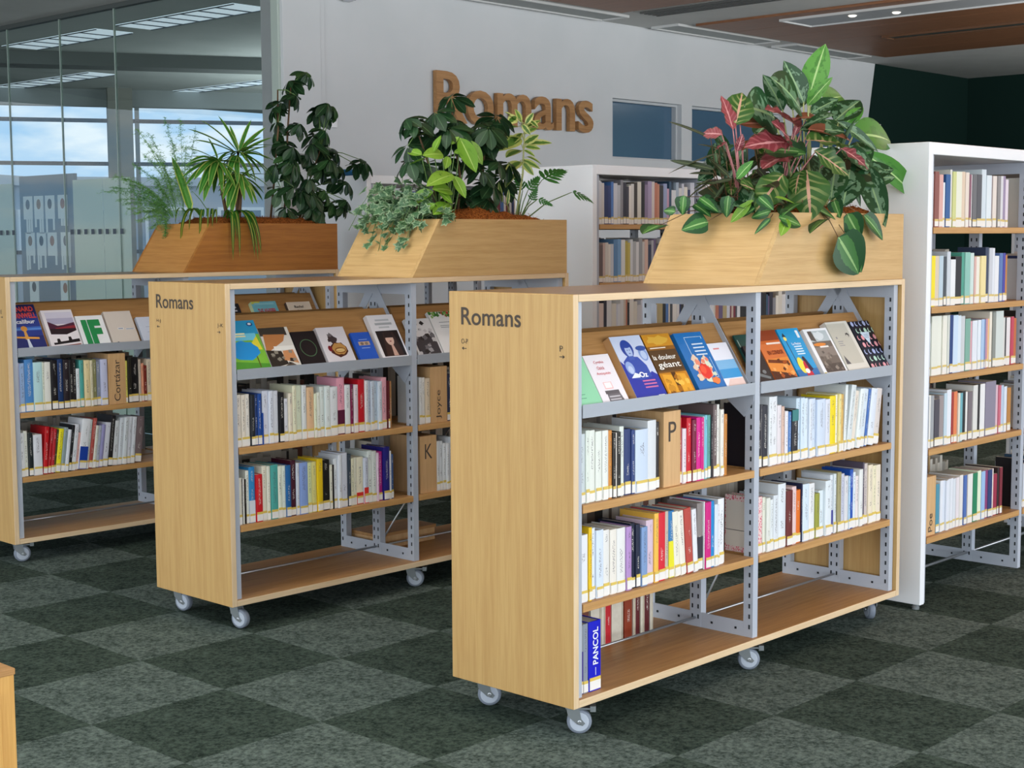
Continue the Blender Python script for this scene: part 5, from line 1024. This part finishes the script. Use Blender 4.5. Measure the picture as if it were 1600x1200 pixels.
def leaf_mesh(kind, prof, curl=.12, fold=.10, n=9, wave=0.):
    """Leaf of unit length along +x, half width prof(u); curls down towards the tip, folded along the midrib."""
    mb = MB(); uvs = []
    cross = (-1, -.5, 0, .5, 1)
    for i in range(n+1):
        u = i/n; w = max(prof(u), .0008)
        for c in cross:
            z = -curl*(u**2) + curl*.35*u + abs(c)*w*fold*2 + wave*math.sin(u*19)*abs(c)*w
            mb.v.append((u, c*w, z)); uvs.append((u, c*.5+.5))
    k = len(cross)
    for i in range(n):
        for j in range(k-1):
            a = i*k+j; mb.f.append((a, a+k, a+k+1, a+1)); mb.m.append(0)
    me = mb.mesh('leaf', LM[kind], True)
    ul = me.uv_layers.new(name='UVMap')
    for lp in me.loops: ul.data[lp.index].uv = uvs[lp.vertex_index]
    return me
OVAL = lambda u: .5*math.sin(math.pi*min(1, u**.85))**.8
HEART = lambda u: .54*max(0., math.sin(math.pi*min(1, u)**.58))**.72
STRAP = lambda u: .5*min(1, (u*6+.25))*(1-u**4)**.8
OBOV = lambda u: .5*(math.sin(math.pi*u**1.35)**.75)
MESHES = {}
def lmesh(kind, var):
    key = (kind, var)
    if key not in MESHES:
        pf = {'G': OVAL, 'D': OVAL, 'R': OVAL, 'O': OVAL, 'Q': OVAL, 'N': STRAP, 'H': HEART, 'L': OVAL, 'K': OBOV, 'M': OBOV, 'Y': OVAL, 'S': STRAP, 'T': STRAP}[kind]
        cu = {'S': .26, 'T': .30, 'N': .10, 'H': .12, 'K': .18, 'M': .2}.get(kind, .16)*(.6+.4*var)
        MESHES[key] = leaf_mesh(kind, pf, cu, {'S': .02, 'T': .02, 'N': .012, 'H': .06, 'K': .04, 'M': .04}.get(kind, .045), 9 if kind not in 'KM' else 6, .1 if kind in 'RQ' else 0.)
    return MESHES[key]
def ivy_mesh():
    pts = [(0, 0), (.08, .30), (.0, .52), (.34, .40), (.52, .56), (.62, .24), (1, 0), (.62, -.24), (.52, -.56), (.34, -.40), (.0, -.52), (.08, -.30)]
    mb = MB(); mb.v = [(.36, 0, .05)] + [(a, b, .0-.12*a*a+.06*abs(b)) for a, b in pts]; n = len(pts); uvs = [(.4, .5)] + [(a, 1.0 if b >= 0 else 0.0) for a, b in pts]
    for i in range(n): mb.f.append((0, 1+(i+1) % n, 1+i)); mb.m.append(0)
    me = mb.mesh('leaf', LM['I'], True); ul = me.uv_layers.new(name='UVMap')
    for lp in me.loops: ul.data[lp.index].uv = uvs[lp.vertex_index]
    return me
IVY = ivy_mesh()
def frond_mesh():
    """Deeply cut leaf: finger lobes on both sides of a rib."""
    mb = MB(); uvs = []
    def lobe(x, y, a, l, w):
        n0 = len(mb.v); ca, sa = math.cos(a), math.sin(a)
        for t, ww in ((0, .35), (.35, 1), (.75, .8), (1, .05)):
            for sgn in (-1, 1):
                px, py = x+ca*l*t-sa*sgn*w*ww, y+sa*l*t+ca*sgn*w*ww
                mb.v.append((px, py, .06*math.sin(px*3)-.10*px*px-.12*abs(py))); uvs.append((t, .5+.5*sgn))
        for k in range(3): mb.f.append((n0+2*k, n0+2*k+2, n0+2*k+3, n0+2*k+1)); mb.m.append(0)
    for k in range(6):
        x = .08+.12*k; l = .46-.05*k
        for s_ in (-1, 1): lobe(x, 0, s_*(1.15-.13*k), l, .06)
    lobe(.0, 0, 0, 1.0, .04)
    me = mb.mesh('leaf', LM['F'], True); ul = me.uv_layers.new(name='UVMap')
    for lp in me.loops: ul.data[lp.index].uv = uvs[lp.vertex_index]
    return me
FROND = frond_mesh()
def orient(b, t, nhint):
    d_ = (t-b); L_ = d_.length; d_.normalize(); n_ = nhint - d_*nhint.dot(d_)
    if n_.length < .05: n_ = Vector((0, 0, 1)) - d_*d_.z
    n_.normalize(); y = n_.cross(d_)
    return L_, Matrix((d_, y, n_)).transposed().to_4x4()
PR = random.Random(31)
def add_leaf(parent, b, t, ratio, kind, nh=None, me=None, loc0=None):
    """b, t: base and tip in planter-local coordinates (the plant's Empty carries the planter's place)."""
    b, t = Vector(b), Vector(t)
    if nh is None:
        wc = parent.matrix_world @ ((b+t)/2)
        nh = (CAM - wc).normalized()*.75 + Vector((0, 0, .55)) + Vector((PR.uniform(-.45, .45), PR.uniform(-.45, .45), PR.uniform(-.2, .3)))
    if kind in 'GDRQO': ratio *= 1.12; b = b-(t-b)*.05; t = t+(t-b)*.05
    if kind in 'HLY': ratio *= 1.12; b = b-(t-b)*.08; t = t+(t-b)*.10
    if kind == 'S': t = t+(t-b)*.12; ratio *= 1.5
    if kind == 'N': ratio *= 1.1
    L_, Mx = orient(b, t, nh)
    o = obj('leaf', me or lmesh(kind, PR.randint(0, 2)), parent)
    Mx.translation = b
    o.matrix_local = Mx @ Matrix.Diagonal((L_, L_*ratio, L_, 1))
    return o
def plant(name, base, rz, x, y, label):
    o = empty(name, (0, 0, 0)); o.matrix_world = Matrix.Translation(base) @ Matrix.Rotation(rz, 4, 'Z') @ Matrix.Translation((x, y, TOP+.26))
    tag(o, label, 'plant', 'plants in the trolley planters'); o['_'] = 0; del o['_']
    return o
def parse(key): return [[float(q) for q in t.split(',')[:-1]] + [t.split(',')[-1]] for t in LV[key].split()]
def lpts(key): return [Vector([float(q)/1000 for q in t.split(',')]) for t in LV[key].split()]
def stem(parent, pts, r, m=STEM_G, seg=6): return MB().tube(pts, r, seg).build('stem', m, parent, smooth=True)
def grow(pl, key, off, stem_to=None, sm=STEM_G, sr=.003, ratio=1.0):
    for q in parse(key):
        b = Vector(q[0:3])/1000-off; t = Vector(q[3:6])/1000-off
        if stem_to is not None:
            s0 = stem_to(b)
            mid = (s0+b)/2 + Vector((PR.uniform(-.01, .01), PR.uniform(-.01, .01), .02))
            stem(pl, [s0, s0*.6+mid*.4, mid, mid*.35+b*.65, b], [sr*1.25, sr*1.2, sr, sr*.9, sr*.7], sm)
        if q[7] == 'F': add_leaf(pl, b, t, q[6], 'F', me=FROND)
        else: add_leaf(pl, b, t, q[6]*ratio, q[7])
def off_(x, y): return Vector((x, y, TOP+.26))
# --- nearest planter
p = plant('aglaonema', LOC_A, RZ_A, 1.72, .26, 'tall green and silver leaved plant on the nearest trolley'); of = off_(1.72, .26)
bpy.context.view_layer.update()
grow(p, 'A_green', of, lambda b: Vector((b.x*.25, b.y*.3, -.01)), STEM_Y, .004, 1.0)
p = plant('aglaonema', LOC_A, RZ_A, 1.38, .22, 'red and bronze leaved plant with pink stems on the nearest trolley'); of = off_(1.38, .22); bpy.context.view_layer.update()
grow(p, 'A_red', of, lambda b: Vector(((-.16 if b.x < -.12 else .08), .02, .0)), STEM_P, .0028)
p = plant('spiky_plant', LOC_A, RZ_A, 1.28, .34, 'dark spindly plant leaning over the slanted end of the nearest planter'); of = off_(1.28, .34); bpy.context.view_layer.update()
grow(p, 'A_spiky', of, lambda b: Vector((b.x*.2, b.y*.2, -.01)), STEM_B, .002)
p = plant('philodendron', LOC_A, RZ_A, 1.45, .12, 'trailing heart leaved plant hanging over the nearest planter front'); of = off_(1.45, .12); bpy.context.view_layer.update()
grow(p, 'A_heart', of, lambda b: Vector((b.x*.55, max(b.y, -.06)*.6, .02)) if b.z > -.1 else Vector((b.x-.05, -.10, .0)), STEM_B, .0018, .95)


# denser inner foliage
fa = random.Random(17)
p_f = [('A', 44)]
pA = plant('dumb_cane', LOC_A, RZ_A, 1.55, .30, 'dense dark inner foliage between the taller plants of the nearest planter'); bpy.context.view_layer.update()
for k in range(70):
    x, y, z = fa.uniform(-.36, .36), fa.uniform(-.16, .16), fa.uniform(.02, .34)
    z *= 1-.5*abs(x)/.4
    b = Vector((x, y, z)); dv = Vector((x*1.2+fa.uniform(-.3, .3), fa.uniform(-1, .15), fa.uniform(-.45, .5))).normalized()*fa.uniform(.10, .17)
    add_leaf(pA, b, b+dv, fa.uniform(.42, .6), fa.choice('DDQNHD'))
for k in range(14):
    x, y = fa.uniform(-.3, .3), fa.uniform(-.14, .14); stem(pA, [(x*.6, y*.8, -.015), (x*.8, y, .12), (x, y, .26)], [.004, .0035, .003], STEM_B if k % 2 else STEM_G)

def umbrella(pl, c, n, rad, kind, dirn, droop):
    """One umbrella cluster: leaflets fan out from the stalk end and hang."""
    up = (dirn*.6 + Vector((0, 0, .8))).normalized(); a0 = PR.uniform(0, 6.28)
    ax = up.cross(Vector((0, 1, .2))).normalized(); ay = up.cross(ax)
    for k in range(n):
        a = a0 + 2*math.pi*k/n + PR.uniform(-.2, .2); l = rad*PR.uniform(.75, 1.1)
        rd = ax*math.cos(a) + ay*math.sin(a)
        tip = c + (rd*PR.uniform(.75, 1) + up*(-droop*PR.uniform(.5, 1.2))).normalized()*l
        add_leaf(pl, c + rd*l*.08, tip, .50, kind, nh=(up + rd*.3))
def umbrella_plant(name, key, base, rz, x, y, label, n, rad, kinds, trunks, droop=.7, extra=8, cap=40):
    pl = plant(name, base, rz, x, y, label); bpy.context.view_layer.update(); of = off_(x, y)
    tops = lpts(key); tops = tops + [q+Vector((PR.uniform(-.06, .06), PR.uniform(-.12, .12), PR.uniform(-.07, .03))) for q in tops[2:2+extra]]
    for tr in trunks: stem(pl, [Vector(q) for q in tr], [.007]+[.006]*(len(tr)-2)+[.004], STEM_B, 7)
    allp = [Vector(q) for tr in trunks for q in tr]
    mass = []
    for ci, c in enumerate(tops):
        c = c-of; n_before = len(pl.children) if ci >= cap else 0; kids = set(pl.children) if ci >= cap else None
        s0 = min(allp, key=lambda q: (q-c-Vector((0, 0, -.06))).length)
        stem(pl, [s0, (s0+c)/2+Vector((0, 0, .015)), c], [.0035, .0028, .002], STEM_G, 5)
        dv = c-s0; dv.z = 0
        umbrella(pl, c, n+PR.randint(-1, 1), rad*PR.uniform(.85, 1.1), PR.choice(kinds), dv.normalized() if dv.length > .01 else Vector((0, -1, 0)), droop)
        if kids is not None: mass += [o for o in pl.children if o not in kids and o.name.startswith('leaf')]
    if mass:
        mb = MB(); uvs = []
        for o in mass:
            n0 = len(mb.v); mt = o.matrix_basis; me = o.data; ul = me.uv_layers['UVMap'].data
            mb.v += [tuple(mt @ v.co) for v in me.vertices]
            for f in me.polygons:
                mb.f.append(tuple(n0+i for i in f.vertices)); mb.m.append(0); uvs += [tuple(ul[li].uv) for li in f.loop_indices]
        me = mb.mesh('small_foliage', mass[0].data.materials[0], True); ul = me.uv_layers.new(name='UVMap')
        for i, u_ in enumerate(uvs): ul.data[i].uv = u_
        for o in mass: bpy.data.objects.remove(o)
        so_ = obj('small_foliage', me, pl); so_['kind'] = 'stuff'
umbrella_plant('schefflera', 'C_schef', LOC_C, RZ_C, 1.80, .25, 'tall umbrella plant with small dark leaves against the wall', 7, .108, 'KKM',
               [[(.02, 0, -.01), (.03, -.02, .25), (.06, .0, .5), (.12, .04, .78)], [(-.06, .02, -.01), (-.06, -.03, .25), (-.02, -.02, .52), (.02, .03, .75)], [(.12, .0, -.01), (.16, -.04, .2), (.26, -.04, .42)]], .9, 28)
umbrella_plant('schefflera', 'B_schef', LOC_B, RZ_B, 1.50, .24, 'dark green umbrella plant in front of the wooden sign', 8, .125, 'KKK',
               [[(0, 0, 0), (.0, -.02, .2), (-.02, .0, .4), (.0, .03, .52)], [(.1, 0, 0), (.12, -.05, .2), (.16, -.03, .4)], [(-.1, .02, 0), (-.16, .0, .2), (-.24, .0, .38)]], .55)
p = plant('lime_philodendron', LOC_B, RZ_B, 1.32, .14, 'lime green leaved plant beside the ivy on the middle trolley'); of = off_(1.32, .14); bpy.context.view_layer.update()
grow(p, 'B_lime', of, lambda b: Vector((b.x*.3, b.y*.3, -.01)), STEM_G, .003)
p = plant('variegated_shrub', LOC_B, RZ_B, 1.965, .30, 'slender yellow variegated shrub below the end of the wooden sign'); of = off_(1.965, .30); bpy.context.view_layer.update()
sp_ = [q-of for q in lpts('B_stem')]; stem(p, sp_, [.007, .006, .005, .004, .003], STEM_Y, 7)
grow(p, 'B_yellow', of, lambda b: min([sp_[i]*(1-f_)+sp_[i+1]*f_ for i in range(4) for f_ in (0, .33, .66)] if b.z > .15 else [Vector((b.x*.5, b.y*.5, 0))], key=lambda q: (q-b-Vector((0, 0, -.03))).length), STEM_Y, .0018)
p = plant('cut_leaf_philodendron', LOC_B, RZ_B, 1.93, .26, 'fern-like cut leaved plant at the wall end of the middle planter'); of = off_(1.93, .26); bpy.context.view_layer.update()
grow(p, 'B_frond', of, lambda b: Vector((b.x*.1, b.y*.1, -.01)), STEM_G, .0028)
# ivy
p = plant('ivy', LOC_B, RZ_B, 1.22, .28, 'grey green ivy spilling over the slanted end of the middle planter'); bpy.context.view_layer.update()
iv = random.Random(9)
def ivy_run(n_leaf, path, spread):
    P_ = [Vector(q) for q in path]; stem(p, P_, .0016, STEM_G, 5)
    for k in range(n_leaf):
        f_ = (k+.5)/n_leaf*(len(P_)-1); i = int(f_); c = P_[i].lerp(P_[min(i+1, len(P_)-1)], f_-i) + Vector((iv.uniform(-spread, spread), iv.uniform(-spread, spread), iv.uniform(-spread*.3, spread*.9)))
        dv = Vector((iv.uniform(-1, .6), iv.uniform(-1, .6), iv.uniform(-.8, .25))).normalized()*iv.uniform(.034, .056)
        add_leaf(p, c, c+dv, iv.uniform(.9, 1.15), 'I', me=IVY)
for k in range(16):
    y1 = -.20 + .42*k/15 + iv.uniform(-.02, .02); e = iv.uniform(.02, .10)
    ivy_run(13, [(iv.uniform(-.02, .08), y1*.6, -.01), (-.02, y1*.9, .06+e), (-.07, y1, .03+e*.5), (-.10-iv.uniform(0, .05), y1+iv.uniform(-.03, .03), -.05)], .032)
for k in range(5): ivy_run(6, [(-.07, -.12+.06*k, .03), (-.11, -.13+.06*k, -.05), (-.15, -.14+.06*k, -.13-.03*(k % 2))], .014)
for k in range(3): ivy_run(8, [(-.02+.03*k, -.05-.03*k, .0), (-.02+.03*k, -.18-.005*k, .06), (-.03+.03*k, -.27, .02), (-.03+.03*k, -.285, -.015)], .026)
ivy_run(5, [(.02, .05, .05), (.02, .06, .14), (.03, .06, .22)], .012)
# --- farthest planter
p = plant('dracaena', LOC_C, RZ_C, 1.45, .2, 'striped strap leaved plant with arching tufts on the brown planter'); of = off_(1.45, .2); bpy.context.view_layer.update()
for (x, y, z) in ((.035, 0, .39), (-.095, 0, .33), (.035, -.02, .25)):
    stem(p, [(x*.4, y, -.01), (x*.8, y, z*.5), (x, y, z)], [.011, .009, .008], STEM_B, 8)
for q in parse('C_dracaena'):
    b = Vector(q[0:3])/1000-of; t = Vector(q[3:6])/1000-of
    wc = p.matrix_world @ ((b+t)/2); nh = Vector((0, 0, 1.2)) + (CAM-wc).normalized()*.5
    # arching: the mesh curls down along its length, so aim its chord a little above the tip
    d_ = t-b; add_leaf(p, b, t + Vector((0, 0, d_.length*.16)), q[6]*.92, 'S', nh=nh, me=lmesh('S', 0 if d_.z > .02 else 2))
for k in range(48):
    tp = ((.035, 0, .39), (-.095, 0, .33), (.035, -.02, .25))[k % 3]; a = PR.uniform(0, 6.28); l = PR.uniform(.12, .19)
    b = Vector(tp); add_leaf(p, b, b+Vector((math.cos(a)*l, math.sin(a)*l*.8, PR.uniform(-.14, .07))), PR.uniform(.08, .12), 'S', nh=Vector((0, 0, 1)))
p = plant('spider_plant', LOC_C, RZ_C, 1.26, .1, 'strap leaves hanging over the edge of the brown planter'); of = off_(1.26, .1); bpy.context.view_layer.update()
for q in parse('C_spider'):
    b = Vector(q[0:3])/1000-of; t = Vector(q[3:6])/1000-of; m_ = Vector((b.x*.4+t.x*.6, min(b.y, t.y), max(b.z, t.z)+.02))
    # arched strap: rises over the rim, then hangs
    mb = MB(); uvs = []; n = 12; w = (t-b).length*q[6]*.62
    c1 = b + Vector((0, (t.y-b.y)*.4, .07)); c2 = Vector((t.x*.85+b.x*.15, t.y, b.z+.06)); sd = Vector((1, .25, 0)).normalized()
    for i in range(n+1):
        u = i/n; P_ = b*(1-u)**3 + c1*3*u*(1-u)**2 + c2*3*u*u*(1-u) + t*u**3; ww = w*min(1, u*5+.3)*(1-u**5)**.8
        for c in (-1, 0, 1): mb.v.append(tuple(P_ + sd*c*ww + Vector((0, 0, abs(c)*ww*.35)))); uvs.append((u, c*.5+.5))
    for i in range(n):
        for j in (0, 1): a = i*3+j; mb.f.append((a, a+3, a+4, a+1)); mb.m.append(0)
    me = mb.mesh('leaf', LM['T'], True); ul = me.uv_layers.new(name='UVMap')
    for lp in me.loops: ul.data[lp.index].uv = uvs[lp.vertex_index]
    obj('leaf', me, p)
p = plant('asparagus_fern', LOC_C, RZ_C, 1.22, .27, 'feathery asparagus fern spilling left from the brown planter'); of = off_(1.22, .27); bpy.context.view_layer.update()
fr_ = random.Random(13)
for q in parse('C_fern'):
    b = Vector(q[0:3])/1000-of; t = Vector(q[3:6])/1000-of; L0 = (t-b).length
    c1 = b + (t-b)*.35 + Vector((0, 0, L0*.30)); mb = MB(); P_ = []
    for i in range(15):
        u = i/14; P_.append(b*(1-u)**2 + c1*2*u*(1-u) + t*u*u)
    mb.tube(P_, [.0014*(1-.6*i/14) for i in range(15)], 4)
    for k in range(70):
        u = .2+.8*k/70; i = int(u*14); c = P_[min(i, 13)].lerp(P_[min(i+1, 14)], u*14-i)
        dv = Vector((fr_.uniform(-1, 1), fr_.uniform(-1, 1), fr_.uniform(-.7, .5))).normalized()*fr_.uniform(.02, .06)*(1.25-u*.6)
        s2 = Vector((-dv.y, dv.x, 0)).normalized()*.0009; mb.quad(c-s2, c+s2, c+dv)
        for k2 in range(9):
            f_ = (k2+1)/10; cc = c+dv*f_; dd = Vector((fr_.uniform(-1, 1), fr_.uniform(-1, 1), fr_.uniform(-1, 1))).normalized()*fr_.uniform(.008, .017)
            s3 = Vector((-dd.y, dd.x, .3)).normalized()*.0010; mb.quad(cc-s3, cc+s3, cc+dd)
    f_o = mb.build('frond', LM['A'], p)
